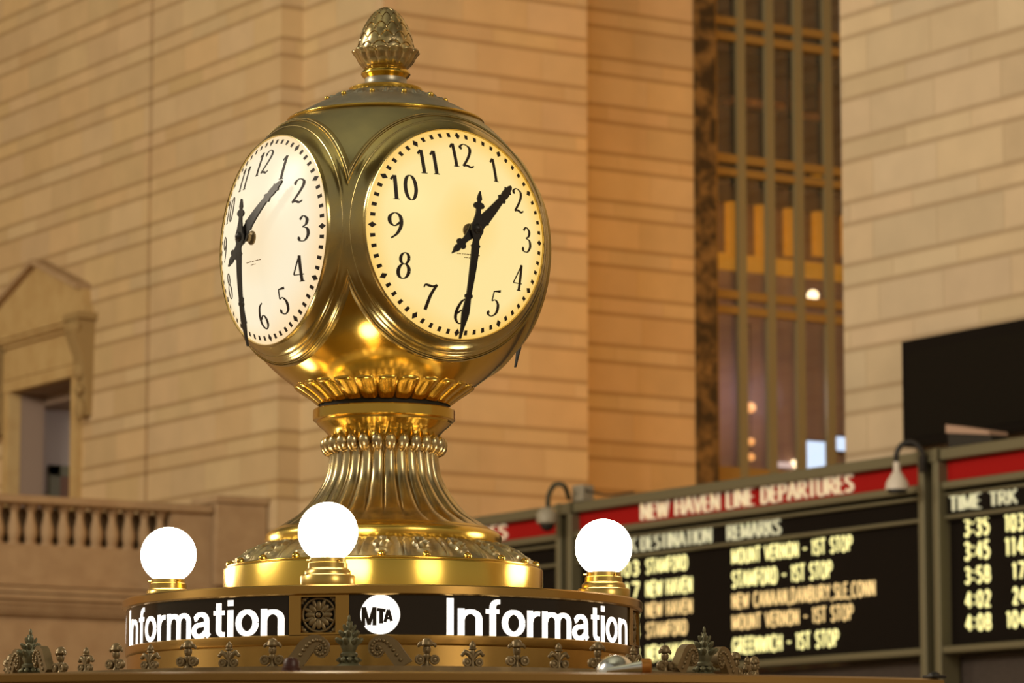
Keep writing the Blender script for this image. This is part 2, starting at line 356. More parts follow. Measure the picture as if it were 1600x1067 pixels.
CAPS = {   # width, strokes (unit height)
 'A': (.62, [[(.02,0),(.31,1)],[(.31,1),(.60,0)],[(.13,.33),(.49,.33)]]),
 'B': (.5, [[(.06,0),(.06,1)],[(.06,1)]+A(.22,.76,.2,.24,90,-90)+[(.06,.52)],[(.06,.52)]+A(.24,.26,.22,.26,90,-90)+[(.06,0)]]),
 'C': (.55, [A(.32,.5,.27,.5,50,310)]),
 'D': (.58, [[(.06,0),(.06,1)],[(.06,1),(.2,1)]+A(.22,.5,.3,.5,90,-90)+[(.06,0)]]),
 'E': (.44, [[(.06,0),(.06,1)],[(.06,1),(.42,1)],[(.06,.52),(.36,.52)],[(.06,0),(.42,0)]]),
 'F': (.42, [[(.06,0),(.06,1)],[(.06,1),(.42,1)],[(.06,.52),(.36,.52)]]),
 'G': (.58, [A(.32,.5,.27,.5,50,330),[(.36,.42),(.55,.42),(.55,.05)]]),
 'H': (.58, [[(.06,0),(.06,1)],[(.52,0),(.52,1)],[(.06,.5),(.52,.5)]]),
 'I': (.14, [[(.07,0),(.07,1)]]),
 'J': (.4, [[(.34,1),(.34,.2)]+A(.2,.2,.14,.2,0,-180)]),
 'K': (.55, [[(.06,0),(.06,1)],[(.52,1),(.08,.48)],[(.2,.58),(.54,0)]]),
 'L': (.42, [[(.06,0),(.06,1)],[(.06,0),(.42,0)]]),
 'M': (.72, [[(.06,0),(.06,1)],[(.06,1),(.36,.1)],[(.36,.1),(.66,1)],[(.66,1),(.66,0)]]),
 'N': (.58, [[(.06,0),(.06,1)],[(.06,1),(.52,0)],[(.52,0),(.52,1)]]),
 'O': (.62, [A(.31,.5,.27,.5,0,360,20)]),
 'P': (.5, [[(.06,0),(.06,1)],[(.06,1)]+A(.22,.73,.24,.27,90,-90)+[(.06,.46)]]),
 'R': (.54, [[(.06,0),(.06,1)],[(.06,1)]+A(.22,.74,.22,.26,90,-90)+[(.06,.48)],[(.24,.48),(.54,0)]]),
 'S': (.48, [CR([(.42,.85),(.26,1),(.08,.86),(.1,.64),(.36,.42),(.42,.18),(.24,0),(.05,.14)])]),
 'T': (.5, [[(.25,0),(.25,1)],[(0,1),(.5,1)]]),
 'U': (.56, [[(.06,1),(.06,.25)]+A(.28,.25,.22,.25,180,360)+[(.5,1)]]),
 'V': (.56, [[(.0,1),(.28,0)],[(.28,0),(.56,1)]]),
 'W': (.8, [[(0,1),(.2,0)],[(.2,0),(.4,.9)],[(.4,.9),(.6,0)],[(.6,0),(.8,1)]]),
 'Y': (.54, [[(0,1),(.27,.5)],[(.54,1),(.27,.5)],[(.27,.5),(.27,0)]]),
 'Z': (.5, [[(.04,1),(.46,1)],[(.46,1),(.04,0)],[(.04,0),(.46,0)]]),
 '0': (.5, [A(.25,.5,.2,.5,0,360,18)]), '1': (.3, [[(.18,0),(.18,1)],[(.18,1),(.05,.85)]]),
 '2': (.5, [CR([(.06,.78),(.24,1),(.42,.78),(.34,.5),(.06,0)]),[(.06,0),(.45,0)]]),
 '3': (.5, [CR([(.06,.88),(.25,1),(.42,.78),(.22,.53)]),CR([(.22,.53),(.44,.28),(.25,0),(.05,.12)])]),
 '4': (.5, [[(.36,0),(.36,1)],[(.36,1),(.04,.3)],[(.04,.3),(.47,.3)]]),
 '5': (.5, [[(.42,1),(.1,1)],[(.1,1),(.08,.55)],CR([(.08,.55),(.26,.62),(.43,.32),(.25,0),(.05,.1)])]),
 '6': (.5, [CR([(.4,.95),(.2,.85),(.06,.35),(.25,0),(.43,.3),(.25,.56),(.08,.36)])]),
 '7': (.46, [[(.03,1),(.43,1)],[(.43,1),(.16,0)]]),
 '8': (.5, [A(.25,.76,.17,.24,0,360,14),A(.25,.26,.2,.26,0,360,14)]),
 '9': (.5, [CR([(.1,.05),(.3,.15),(.44,.65),(.25,1),(.07,.7),(.25,.44),(.42,.62)])]),
 '-': (.4, [[(.04,.48),(.36,.48)]]), ':': (.2, [[(.1,.18),(.1,.3)],[(.1,.68),(.1,.8)]]), ',': (.18, [[(.1,.08),(.05,-.14)]]), ' ': (.34, []),
}
def write(mb, text, x0, x1, y0, y1, mapf, h0, h1, wthin, wthick, gap=.1):
    """Lay text into the box x0..x1, y0..y1 of a surface given by mapf."""
    tot = sum(CAPS[c][0] for c in text) + gap*(len(text) - 1)
    sx = (x1 - x0)/tot; sy = y1 - y0; x = 0
    for c in text:
        w, st = CAPS[c]
        for s in st:
            pts = [((x + p[0])*sx + x0, p[1]*sy + y0) for p in s]
            hw = []
            for i in range(len(pts)):
                a = pts[max(i-1, 0)]; b = pts[min(i+1, len(pts)-1)]
                l = hypot(b[0]-a[0], b[1]-a[1]) or 1
                hw.append(.5*sy*(wthin + (wthick - wthin)*abs((b[1]-a[1])/l)**1.5))
            mb.ribbon(pts, hw, mapf, h0, h1)
        x += w + gap
    return mb

# ============================================================ THE HALL
yA = onX(439, 100, 18).y                      # corner of the far wall
xS = onY(472, 100, yA).x                      # small step in that corner
yB = onX(598, 80, xS).y                       # niche side wall
xB = onY(918, 400, yB).x; yC = yB + .8        # deeper part of the niche wall
xM0 = onY(1085, 400, yC).x; xM1 = onY(1118, 400, yC).x
yD = onX(1317, 400, 18).y
struct('floor', MB().box((-40, -50, -.2), (32, 60, 0)), M['floor'])
struct('ceiling', MB().box((-22, -30, 30), (34, 60, 30.3)), M['ceil'])
HT = 24.0
# far wall with the door opening: slabs left and right of a recessed vertical joint
dj = onX(234, 300, 18).y
d0 = onX(121, 680, 18).y; d1 = onX(21, 650, 18).y; dtop = onX(70, 600, 18).z
w = MB()
w.box((18, yA, 0), (19.2, dj - .05, HT)); w.box((18.07, dj - .05, 0), (19.2, dj + .05, HT))
w.box((18, dj + .05, 0), (18.5, d0, HT)); w.box((18, d0, dtop), (18.5, d1, HT)); w.box((18, d1, 0), (18.5, 52, HT))
struct('wall_far', w, M['stoneA'])
struct('wall_balcony_end', MB().box((-20, 52, 0), (19.2, 52.4, HT)), M['stoneA'])
struct('wall_pier', MB().box((xS, yB, 0), (xB, yA + .3, HT)), M['stoneB'])
struct('wall_niche', MB().box((xB, yC, 0), (xM0, yC + .6, HT)), M['stoneB'])
struct('wall_near', MB().box((18, -14, 0), (24.0, yD, HT)), M['stoneD'])
struct('trim_1', MB().box((xM0, yC - .04, 0), (xM1, yC + .6, HT)), M['marble'])
struct('wall_niche_end', MB().box((28.2, yD - 8, 0), (28.6, yC + .2, HT)), M['stoneB'])

# ---- window in the niche
def wx(px): return onY(px, 300, yC + .15).x
def wz(px, py): return onY(px, py, yC + .15).z
ywin = yC + .15
win = MB()
win.box((xM1, ywin - .12, 0), (xM1 + .07, ywin + .08, HT)); win.box((28.1, ywin - .12, 0), (28.2, ywin + .25, HT))
window = struct('window_1', win, M['frame_win'])
cols = [wx(p) for p in (1158, 1203, 1248, 1294, 1340, 1386, 1432)]
for c in cols:
    struct('mullion', MB().box((c - .07, ywin - .03, 0), (c + .07, ywin + .05, HT)), M['mullion'], window)
bars = [(wz(1160, 36), .11), (wz(1160, 60), .11), (wz(1160, 250), .12), (wz(1160, 271), .10), (wz(1160, 462), .12), (wz(1160, 486), .11), (wz(1160, 742), .2)]
for z, h in bars:
    struct('transom', MB().box((xM1, ywin - .02, z - h/2), (28.2, ywin + .06, z + h/2)), M['frame_win'], window)
edges = [xM1 + .07] + cols + [28.1]
lev = [bars[6][0], bars[4][0], bars[2][0], bars[0][0], HT]
for i in range(6):
    for j in range(4):
        struct('pane', MB().box((edges[i] + .03, ywin + .06, lev[j]), (edges[i+1] - .03, ywin + .068, lev[j+1] - .05)), M['glass'], window)
yb = yC + 1.7
struct('wall_behind_window', MB().box((xM1 - .6, yb, 0), (30.5, yb + .2, HT)), M['backwall'])
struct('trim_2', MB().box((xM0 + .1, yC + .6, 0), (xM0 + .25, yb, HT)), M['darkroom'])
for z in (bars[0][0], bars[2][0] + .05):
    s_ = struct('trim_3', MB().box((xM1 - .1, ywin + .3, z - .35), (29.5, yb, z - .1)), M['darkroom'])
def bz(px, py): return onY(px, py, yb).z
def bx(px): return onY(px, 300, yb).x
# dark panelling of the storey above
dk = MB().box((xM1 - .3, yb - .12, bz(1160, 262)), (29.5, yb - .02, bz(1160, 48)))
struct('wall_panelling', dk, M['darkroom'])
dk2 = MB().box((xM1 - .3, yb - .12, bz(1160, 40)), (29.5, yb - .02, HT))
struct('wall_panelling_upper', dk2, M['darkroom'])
band = MB().box((xM1 - .3, yb - .1, bz(1160, 425)), (29.5, yb - .02, bz(1160, 400)))
struct('trim_4', band, M['drape'])
for i, p in enumerate((1138, 1184, 1229, 1273, 1318)):
    x0, x1 = bx(p - 11), bx(p + 11)
    words = ('leftmost', 'second from left', 'third from left', 'fourth from left', 'rightmost')
    P = [[(x0 + (x1 - x0)*k/12, yb - .16 - .03*cos(k*pi/2), z) for k in range(13)] for z in (bz(p, 402), bz(p, 276))]
    Q = [[(x, yb - .08, z) for (x, y, z) in r] for r in P]
    mb = MB().grid(P).grid(Q)
    tag(mb.build('window_blind', M['drape'], smooth=60), f'orange glowing vertical blind behind the tall window, {words[i]} of the row', 'blind', 'orange blinds behind the tall window')
# framed picture and shelf lines upstairs
pf = thing('picture_frame', 'tan rectangular frame seen through the upper window bay', 'picture frame', onY(1252, 150, yb - .2))
x0, x1, z0, z1 = bx(1226) , bx(1280), bz(1252, 190), bz(1252, 103)
lx, ly, lz = pf.location
fm = MB()
for a, b in (((x0, z0), (x0 + .13, z1)), ((x1 - .13, z0), (x1, z1)), ((x0, z0), (x1, z0 + .1)), ((x0, z1 - .1), (x1, z1))):
    fm.box((a[0] - lx, yb - .22 - ly, a[1] - lz), (b[0] - lx, yb - .12 - ly, b[1] - lz))
M['tanframe'] = mat('tan_wood', (.45, .22, .07), 0, .6)
fm.build('moulding', M['tanframe'], pf); MB().box((x0 + .1 - lx, yb - .16 - ly, z0 + .08 - lz), (x1 - .1 - lx, yb - .125 - ly, z1 - .08 - lz)).build('picture', M['board'], pf)
for (pa, pb, py, nm) in ((1120, 1202, 88, 'upper'), (1120, 1202, 168, 'lower')):
    a = bx(pa); b = bx(pb); z = bz(1160, py)
    tag(MB().box((a, yb - .4, z - .05), (b, yb - .12, z + .05)).build('shelf', M['tanframe']), f'thin brown shelf behind the window, the {nm} of two', 'shelf', 'shelves behind the window')
slab_y = yb - .3
bp_ = onY(1270, 462, slab_y)
bt = thing('light_bulb', 'bright round bulb glowing high behind the tall window', 'bulb', bp_)
MB().ball((0, 0, 0), .085, 16, 10).build('glass_bulb', M['bulb'], bt)
MB().tube([(0, .05, 0), (0, .2, 0), (0, .302, 0)], .03, 10).build('wall_bracket', M['black'], bt)
q_ = onY(1173, 637, slab_y); zt_ = bars[4][0]
bs = thing('bulb_string', 'three small orange bulbs hanging one below another behind the window', 'string of bulbs', q_)
MB().tube([(0, 0, onY(1173, 714, slab_y).z - q_.z), (0, 0, 0), (0, 0, 1.2)], .008, 6).tube([(0, 0, 1.2), (0, .15, 1.22), (0, .302, 1.22)], .012, 6).build('cord', M['black'], bs)
for py, r in ((637, .075), (690, .055), (714, .055)):
    MB().ball((0, 0, onY(1173, py, slab_y).z - q_.z), r, 16, 10).build('bulb', M['bulb_o'], bs)
p0 = onY(1216, 725, yb - .1); p1 = onY(1240, 722, yb - .1)
ls = thing('light_strip', 'short pinkish light strip with a bulb at its end low behind the window', 'light', p0)
MB().box((0, 0, -.035), (p1.x - p0.x, .098, .035)).build('strip', mat('lit_strip', (.6, .5, .5), 0, .5, (1, .8, .75), .55), ls)
MB().ball((p1.x - p0.x + .03, .03, .02), .06, 14, 10).build('bulb', M['bulb'], ls)
for (xa, xb, ya, ybm, lab) in ((1261, 1293, 691, 742, 'large bluish white lit screen low behind the window'), (1306, 1332, 684, 703, 'small bluish white lit screen beside the stone pier')):
    a = onY(xa, ybm, yb - .15); b = onY(xb, ya, yb - .15)
    th = thing('display_screen', lab, 'screen', ((a.x + b.x)/2, a.y, a.z), 'lit screens behind the window')
    hw_ = (b.x - a.x)/2; hh = b.z - a.z
    MB().box((-hw_, 0, 0), (hw_, .05, hh)).build('lit_panel', M['coolscreen'], th)
    MB().box((-hw_ - .02, .03, -.02), (hw_ + .02, .148, hh + .02)).build('casing', M['board'], th)

# ---- door and its carved surround on the far wall
door = MB()
yL, yR = d1, d0                                # left and right jambs
zb = 5.9
jw = .16
door.box((17.9, yR - jw, zb), (18.1, yR + .04, dtop + .02)); door.box((17.9, yL - .04, zb), (18.1, yL + jw, dtop + .02))
door.box((17.88, yR - jw, dtop - .02), (18.1, yL + jw, dtop + .16))
dr = struct('door_1', door, M['plain'])
zf = onX(70, 527, 18).z
struct('frieze', MB().box((17.86, yR - .1, dtop + .16), (18.05, yL + .1, zf - .12)), M['plain'], dr)
cor = MB()
for k_, (dx, dz_) in enumerate(((.10, -.12), (.16, -.06), (.24, 0), (.28, .06))):
    cor.box((18 - dx, yR - .12 , zf + dz_), (18.05, yL + .12, zf + dz_ + .065))
struct('cornice', cor, M['plain'], dr)
pk = onX(72, 415, 18); rr_ = onX(141, 452, 18); sh = onX(147, 478, 18)
yc_ = pk.y
ped = [(yR - .75, zf + .1), (rr_.y + .0, zf + .1), ]
right = [(rr_.y + .05, rr_.z - .3), (rr_.y, rr_.z - .05), (rr_.y + .05, rr_.z), (pk.y, pk.z)]
lowr = onX(146, 500, 18)
poly = [(lowr.y, zf + .12), (lowr.y, sh.z), (rr_.y - .05, sh.z + .02), (rr_.y, rr_.z), (pk.y, pk.z)]
poly = poly + [(2*yc_ - y, z) for y, z in reversed(poly[:-1])]
Mx = Matrix(((0, 0, 1, 0), (1, 0, 0, 0), (0, 1, 0, 0), (0, 0, 0, 1)))
struct('pediment', MB().prism(poly, 17.86, 18.05, Mx), M['plain'], dr)
rk = MB()
for (a, b) in (((rr_.y, rr_.z), (pk.y, pk.z)), ((2*yc_ - pk.y, pk.z), (2*yc_ - rr_.y, rr_.z))):
    d = Vector((b[0] - a[0], b[1] - a[1])); n = Vector((-d.y, d.x)).normalized()*.08
    if n.y < 0: n = -n
    rk.prism([(a[0], a[1]), (b[0], b[1]), (b[0] + n.x, b[1] + n.y), (a[0] + n.x, a[1] + n.y)], 17.74, 18.02, Mx)
struct('raking_moulding', rk, M['rail'], dr)
for side, yy in ((1, yR - .36), (-1, yL + .36)):
    cb = MB()
    zt = onX(130, 505, 18).z
    P = []
    path = [(17.72, zt), (17.66, zt - .12), (17.70, zt - .28), (17.80, zt - .5), (17.86, zt - .8), (17.90, zt - 1.1), (17.90, zt - 1.4)]
    for i, (x, z) in enumerate(path):
        wdt = .19 - .012*i
        P.append([(18.02, yy - wdt, z), (x, yy - wdt, z), (x - .02, yy, z), (x, yy + wdt, z), (18.02, yy + wdt, z)])
    cb.grid(P); cb.ball((17.72, yy, zt - .12), (.09, .21, .12)); cb.ball((17.84, yy, zt - .75), (.09, .12, .13)); cb.ball((17.86, yy, zt - 1.3), (.07, .11, .16)); cb.ball((17.84, yy, zt - 1.02), (.07, .10, .08))
    cb.box((17.68, yy - .26, zt), (18.02, yy + .26, zt + .1))
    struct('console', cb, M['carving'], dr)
# room seen through the door opening
mauve = mat('grey_mauve_plaster', (.30, .22, .175), 0, .8)
zb = 5.2
struct('reveal', MB().box((18.02, d1 - .03, zb), (18.5, d1 + .0, dtop)).box((18.02, d0, zb), (18.5, d0 + .03, dtop)).box((18.02, d0, dtop - .03), (18.5, d1, dtop)), mauve, dr)
yLv = d1 + .45
zcl = onY(62, 640, yLv).z
struct('wall_far_room', MB().box((18.5, yLv, zb), (27, yLv + .2, zcl + .1)), M['lav'])
struct('wall_far_room_end', MB().box((27, d0 - 3, zb), (27.2, yLv + .2, zcl + .1)), M['lav'])
struct('ceiling_far_room', MB().box((18.5, d0 - 3, zcl), (27.2, yLv + .2, zcl + .2)), mauve)
xa_ = onY(75, 740, yLv).x; xb_ = xa_ + 1.9; zd_ = onY(80, 727, yLv).z
d2 = struct('door_2', MB().box((xa_, yLv - .06, zb), (xa_ + .18, yLv, zd_)).box((xb_ - .18, yLv - .06, zb), (xb_, yLv, zd_)).box((xa_, yLv - .06, zd_ - .16), (xb_, yLv, zd_)), M['greenframe'])
struct('door_leaf', MB().box((xa_ + .18, yLv - .03, zb), (xb_ - .18, yLv, zd_ - .16)), M['brown'], d2)

# ---- balcony and balustrade
yBal = onX(412, 790, 18).y
def qz(px, py): return onY(px, py, yBal).z
def qx(px): return onY(px, 800, yBal).x
zr1 = qz(165, 781); zr0 = qz(165, 794); zp = qz(150, 856); zl = qz(165, 908); zm0 = qz(100, 942); zm1 = qz(100, 962)
struct('wall_balcony', MB().box((-20, yBal + .02, 0), (18, yBal + .6, zl)).box((-20, yBal + .6, 0), (18, 60, zl)), M['rail'])
mo = MB()
for k_, dz_ in ((.10, 0), (.16, .05), (.22, .11), (.30, .18), (.34, .26)):
    mo.box((-20, yBal - k_*.8, zm1 + dz_), (18, yBal + .1, zm1 + dz_ + .07))
mo.box((-20, yBal - .04, zl - .1), (18, yBal + .1, zl))
struct('trim_6', mo, M['rail'])
bal = thing('balustrade', 'tan stone balustrade with turned balusters along the far balcony', 'balustrade', (12, yBal, zl))
bp = Vector((12, yBal, zl))
xp0 = qx(268); xp1 = qx(330)
MB().box((-20 - 12, -.09, zr0 - zl), (xp1 - 12, .24, zr1 - zl)).build('handrail', M['rail'], bal, bevel=.02)
MB().box((-20 - 12, -.02, 0), (xp1 - 12, .2, zp - zl)).build('plinth', M['rail'], bal)
MB().box((-20 - 12, .30, 0), (xp1 - 12, .34, zr0 - zl - .02)).build('gap_shade_sheet', mat('brown_gap_shade', (.17, .11, .055), 0, .7), bal)  # added sheet; its brown paints the shade in the gaps between balusters
MB().box((xp0 - 12, -.01, zp - zl), (xp1 - 12, .18, zr0 - zl)).build('solid_panel', M['rail'], bal)
hb = zr0 - zl - (zp - zl)
prof = [(.09, 0), (.09, .07), (.06, .09), (.07, .14), (.096, .3), (.09, .42), (.058, .62), (.045, .76), (.052, .83), (.075, .86), (.06, .89), (.085, .92), (.085, 1)]
bme = None
nb = 0
x = xp0 - .12
while x > 12.6:
    if bme is None:
        o = MB().lathe([(r, z*hb) for r, z in prof], 20).build('baluster', M['rail'], bal, loc=(x - 12, .09, zp - zl)); bme = o
    else:
        o = bme.copy(); C.objects.link(o); o.location = (x - 12, .09, zp - zl)
    x -= .232
ptop = qz(370, 777)
tag(MB().box((xp1 + .01, yBal - .14, zl), (17.98, yBal + .5, ptop - .1)).box((xp1 - .03, yBal - .18, ptop - .1), (17.99, yBal + .54, ptop)).build('pedestal', M['rail'], bevel=.015),
    'plain tan stone pedestal block ending the balustrade at the wall corner', 'pedestal')

# ============================================================ DEPARTURE BOARDS (face at x = 17, looking towards -x)
XB_ = 17.0
def by(px, py=800): return onX(px, py, XB_).y
def bzz(px, py): return onX(px, py, XB_).z
zT1 = 5.53; zT0 = bzz(1449, 725); zR0 = bzz(1449, 758); zM0 = bzz(1449, 770); zH0 = bzz(1442, 811); zBot1 = bzz(1452, 1013); zBot0 = bzz(1452, 1024)
struct('wall_counter', MB().box((17.12, 6, 0), (17.9, 30.9, zBot0 - .02)), mat('dark_brown_grille', (.032, .022, .017), 0, .7, mottle=((.055, .038, .03), 60, .45, .55)))
ys = dict(m0=by(1452), m1=by(908), l0=by(884), l1=30.6, r1=by(1484), r0=11.5)
def board(label, y0, y1, group='departure boards on the wall'):
    """y0 = right end, y1 = left end as seen."""
    t = thing('departure_board', label, 'departure board', (XB_, y0, zBot0), group)
    L = lambda x, y, z: (x - XB_, y - y0, z - zBot0)
    MB().box(L(17.0, y0, zBot1 - .04), L(17.25, y1, zM0 + .02)).build('display_panel', M['board'], t)
    MB().box(L(16.98, y0, zR0 - .03), L(17.25, y1, zT0 + .03)).build('header_panel', M['red'], t)
    fr = MB()
    fr.box(L(16.88, y0, zT0), L(17.3, y1, zT1)); fr.box(L(16.9, y0, zM0), L(17.1, y1, zR0)); fr.box(L(16.94, y0, zM0 - .07), L(17.1, y1, zM0 - .035))
    fr.box(L(16.93, y0, zH0 - .04), L(17.1, y1, zH0)); fr.box(L(16.88, y0, zBot0), L(17.3, y1, zBot1))
    fr.build('rails', M['olive'], t, bevel=.012)
    return t, L
def bmap(L, lift=0):
    return lambda u, v, h: L(XB_ - h, -u, v)     # u runs to the right = -y
tm, L = board('middle departure board with white NEW HAVEN LINE DEPARTURES on its red header', ys['m0'], ys['m1'])
hdr = tm.children[1]; dsp = tm.children[0]
def text(parent, name, s, ua, ub, z0, z1, L, m, thin, thick, h=(.003, .02), gap=.12):
    mb = MB(); write(mb, s, -ua, -ub, z0, z1, bmap(L), h[0], h[1], thin, thick, gap)
    return mb.build(name, m, parent, smooth=0)
text(hdr, 'lettering', 'NEW HAVEN LINE DEPARTURES', by(1006, 800), by(1337, 755), bzz(1010, 812), bzz(1010, 787), L, M['white_letter'], .09, .22, (.02, .045), .10)
text(dsp, 'heading', 'DESTINATION', by(1003, 850), by(1113, 830), bzz(1006, 860), bzz(1006, 838), L, M['head_letter'], .08, .2)
text(dsp, 'heading', 'REMARKS', by(1138, 830), by(1221, 820), bzz(1140, 844), bzz(1140, 821), L, M['head_letter'], .08, .2)
text(dsp, 'heading', 'TRK', by(958, 850), by(996, 850), bzz(1006, 860), bzz(1006, 838), L, M['head_letter'], .08, .2)
rowz = [(bzz(1145, b), bzz(1145, a)) for a, b in ((859, 881), (894, 918), (929, 951), (962, 984), (998, 1022))]
rem = [('MOUNT VERNON - 1ST STOP', 1331, 'led_y'), ('STAMFORD - 1ST STOP', 1299, 'led_y'), ('NEW CANAAN,DANBURY,SLE,CONN', 1366, 'led_o'), ('MOUNT VERNON - 1ST STOP', 1331, 'led_o'), ('GREENWICH - 1ST STOP', 1308, 'led_y')]
des = [('STAMFORD', 1074, 'led_y'), ('NEW HAVEN', 1081, 'led_y'), ('NEW HAVEN', 1081, 'led_o'), ('STAMFORD', 1073, 'led_o'), ('NEW HAVEN', 1081, 'led_y')]
trk = ['103', '17', '24', '104', '18']
for (z0, z1), (r, rx_, m1), (d, dx_, m2), tk in zip(rowz, rem, des, trk):
    text(dsp, 'remark_text', r, by(1144), by(rx_), z0, z1, L, M[m1], .135, .135, (.003, .01), .16)
    text(dsp, 'destination_text', d, by(1010), by(dx_), z0, z1, L, M[m2], .135, .135, (.003, .01), .16)
    text(dsp, 'track_text', tk, by(966 if len(tk) == 3 else 976), by(999), z0, z1, L, M['led_y'], .17, .17, (.003, .01), .16)
tl, L2 = board('left departure board half hidden behind the brass clock base', ys['l0'], ys['l1'])
text(tl.children[1], 'lettering', 'DEPARTURES', by(650, 860), by(796, 830), bzz(790, 842), bzz(790, 820), L2, M['white_letter'], .09, .22, (.02, .045), .10)
trb, L3 = board('right departure board with TIME and TRK columns at the photo edge', ys['r0'], ys['r1'])
d3 = trb.children[0]
text(d3, 'heading', 'TIME', by(1493, 790), by(1541, 780), bzz(1495, 799), bzz(1495, 777), L3, M['head_letter'], .09, .24)
text(d3, 'heading', 'TRK', by(1555, 780), by(1597, 772), bzz(1557, 791), bzz(1557, 770), L3, M['head_letter'], .09, .24)
for (tm_, tk), (a_, b_) in zip((('3:35', '103'), ('3:45', '114'), ('3:58', '17'), ('4:02', '24'), ('4:08', '104')), ((812, 838), (849, 875), (888, 912), (926, 950), (962, 986))):
    z0, z1 = bzz(1507, b_), bzz(1507, a_)
    text(d3, 'time_text', tm_, by(1507), by(1546), z0, z1, L3, M['led_y'], .16, .16, (.003, .01), .16)
    text(d3, 'track_text', tk, by({3: 1571, 2: 1581}[len(tk)]), by(1600), z0, z1, L3, M['led_y'], .16, .16, (.003, .01), .16)
# black frame around heading of the right board
MB().box(L3(16.95, by(1487), zH0 - .06), L3(17.0, by(1640), zM0 - .05)).build('heading_strip', M['board'], trb)
for child in trb.children:
    if child.name.startswith('heading') and child.type == 'MESH' and child.data.materials[0] is M['head_letter']: pass
for o in d3.children:
    if o.name.startswith('heading'): o.location.x -= .055
# posts between boards
for ya, yb2, lab in ((ys['m1'], ys['l0'], 'olive metal double post left of the middle departure board'), (ys['r1'], ys['m0'], 'olive metal double post between the middle and right departure boards')):
    t = thing('board_post', lab, 'post', (XB_, (ya + yb2)/2, 0), 'posts between the departure boards')
    g_ = yb2 - ya; yc = (ya + yb2)/2
    for s_ in (-1, 1):
        yy = s_*(g_/2 - .045)
        MB().box((-.14, yy - .045, 0), (.1, yy + .045, zT1 + .01)).build('upright', M['olive'], t, bevel=.01)
    MB().box((-.02, -g_/2 + .09, 0), (.1, g_/2 - .09, zT1 - .05)).build('web', M['olive_dark'], t)
    MB().box((-.15, -g_/2, zT1 - .12), (.1, g_/2, zT1)).build('cap', M['olive'], t)

# ---- things on top of the boards
def px3(lst, xp): return [onX(a, b, xp) for a, b in lst]
def smooth3(pts, n=6):
    out = []; P = [pts[0]] + list(pts) + [pts[-1]]
    for i in range(1, len(P) - 2):
        for j in range(n):
            t = j/n; p0, p1, p2, p3 = P[i-1], P[i], P[i+1], P[i+2]
            out.append(.5*((2*p1) + (-p0 + p2)*t + (2*p0 - 5*p1 + 4*p2 - p3)*t*t + (-p0 + 3*p1 - 3*p2 + p3)*t**3))
    return out + [pts[-1]]
base = onX(1402, 765, 16.6)
gl_ = thing('gooseneck_lamp', 'white cone lamp hanging from a dark gooseneck at the board post', 'lamp', base)
arm = smooth3([p - base for p in (onX(1443, 722, 16.80), onX(1441, 706, 16.78), onX(1428, 692, 16.72), onX(1412, 693, 16.65), onX(1402, 705, 16.6), onX(1400, 722, 16.6))])
MB().tube(arm, .026, 10).build('gooseneck', M['black'], gl_)
MB().box(tuple(onX(1441, 722, 16.82) - base + Vector((-.03, -.05, -.1))), tuple(onX(1443, 718, 16.82) - base + Vector((.02, .04, .04)))).build('bracket', M['black'], gl_)
hs = (onX(1400, 722, 16.6) - base).z
MB().lathe([(.112, 0), (.118, .0), (.105, .07), (.075, hs*.45), (.045, hs*.62), (.034, hs*.66), (.034, hs), (.0, hs)], 28).build('lamp_shade', M['shade'], gl_)
MB().lathe([(.0, -.03), (.09, -.03), (.095, .01), (0, .01)], 24).build('lens', M['black'], gl_)
base = onX(855, 830, 16.65)
sc_ = thing('security_camera', 'grey dome camera hanging from a curved arm before the red header', 'camera', base)
arm = smooth3([p - base for p in (onX(889, 779, 16.85), onX(882, 760, 16.74), onX(868, 757, 16.68), onX(858, 772, 16.65), onX(856, 792, 16.65))])
MB().tube(arm, .028, 10).build('arm', M['olive_dark'], sc_)
hs = (onX(855, 792, 16.65) - base).z
MB().lathe([(.09, hs*.3), (.115, hs*.34), (.12, hs*.7), (.08, hs*.92), (.03, hs), (0, hs)], 24).build('housing', M['grey'], sc_)
MB().ball((0, 0, hs*.32), (.085, .085, hs*.32), 20, 12).build('lens_dome', M['black'], sc_)
p = onX(905, 769, 16.95); p.z = zT1 + .102
jb = thing('junction_box', 'small grey box with a cable on top of the board post', 'box', p)
MB().box((-.04, -.12, -.09), (.12, .09, .09)).build('housing', M['grey'], jb, bevel=.012)
cb = smooth3([Vector((q.x, q.y, max(q.z, zT1 + .03))) - p for q in (onX(915, 766, 16.95), onX(940, 772, 16.95), onX(960, 775, 16.95), onX(990, 774, 16.95))])
MB().tube(cb, .012, 8).build('cable', M['black'], jb)
a = onX(1494, 676, 17.15); b = onX(1562, 684, 17.15)
fl = thing('batten_light', 'long pinkish fixture lying on top of the right departure board', 'light fixture', (17.15, (a.y + b.y)/2, zT1))
hl = (a.y - b.y)/2
Mt = Matrix.Rotation(.0, 4, 'X')
MB().add([(-.1, -hl, .0), (.1, -hl, .0), (.1, hl, .0), (-.1, hl, .0), (-.1, -hl, .09), (.1, -hl, .09), (.1, hl, .17), (-.1, hl, .17)],
         [(0,3,2,1),(4,5,6,7),(0,1,5,4),(1,2,6,5),(2,3,7,6),(3,0,4,7)]).build('casing', M['black'], fl)
MB().add([(-.13, -hl, .09), (.1, -hl, .09), (.1, hl, .17), (-.13, hl, .17), (-.13, -hl, .125), (.1, -hl, .125), (.1, hl, .25), (-.13, hl, .25)],
         [(0,3,2,1),(4,5,6,7),(0,1,5,4),(1,2,6,5),(2,3,7,6),(3,0,4,7)]).build('cover', mat('dusty_pink_cover', (.42, .27, .20), 0, .6), fl)
sy1 = onX(1414, 600, 17.85).y; sz0 = onX(1415, 690, 17.85).z - .06; sz1 = onX(1414, 534, 17.85).z
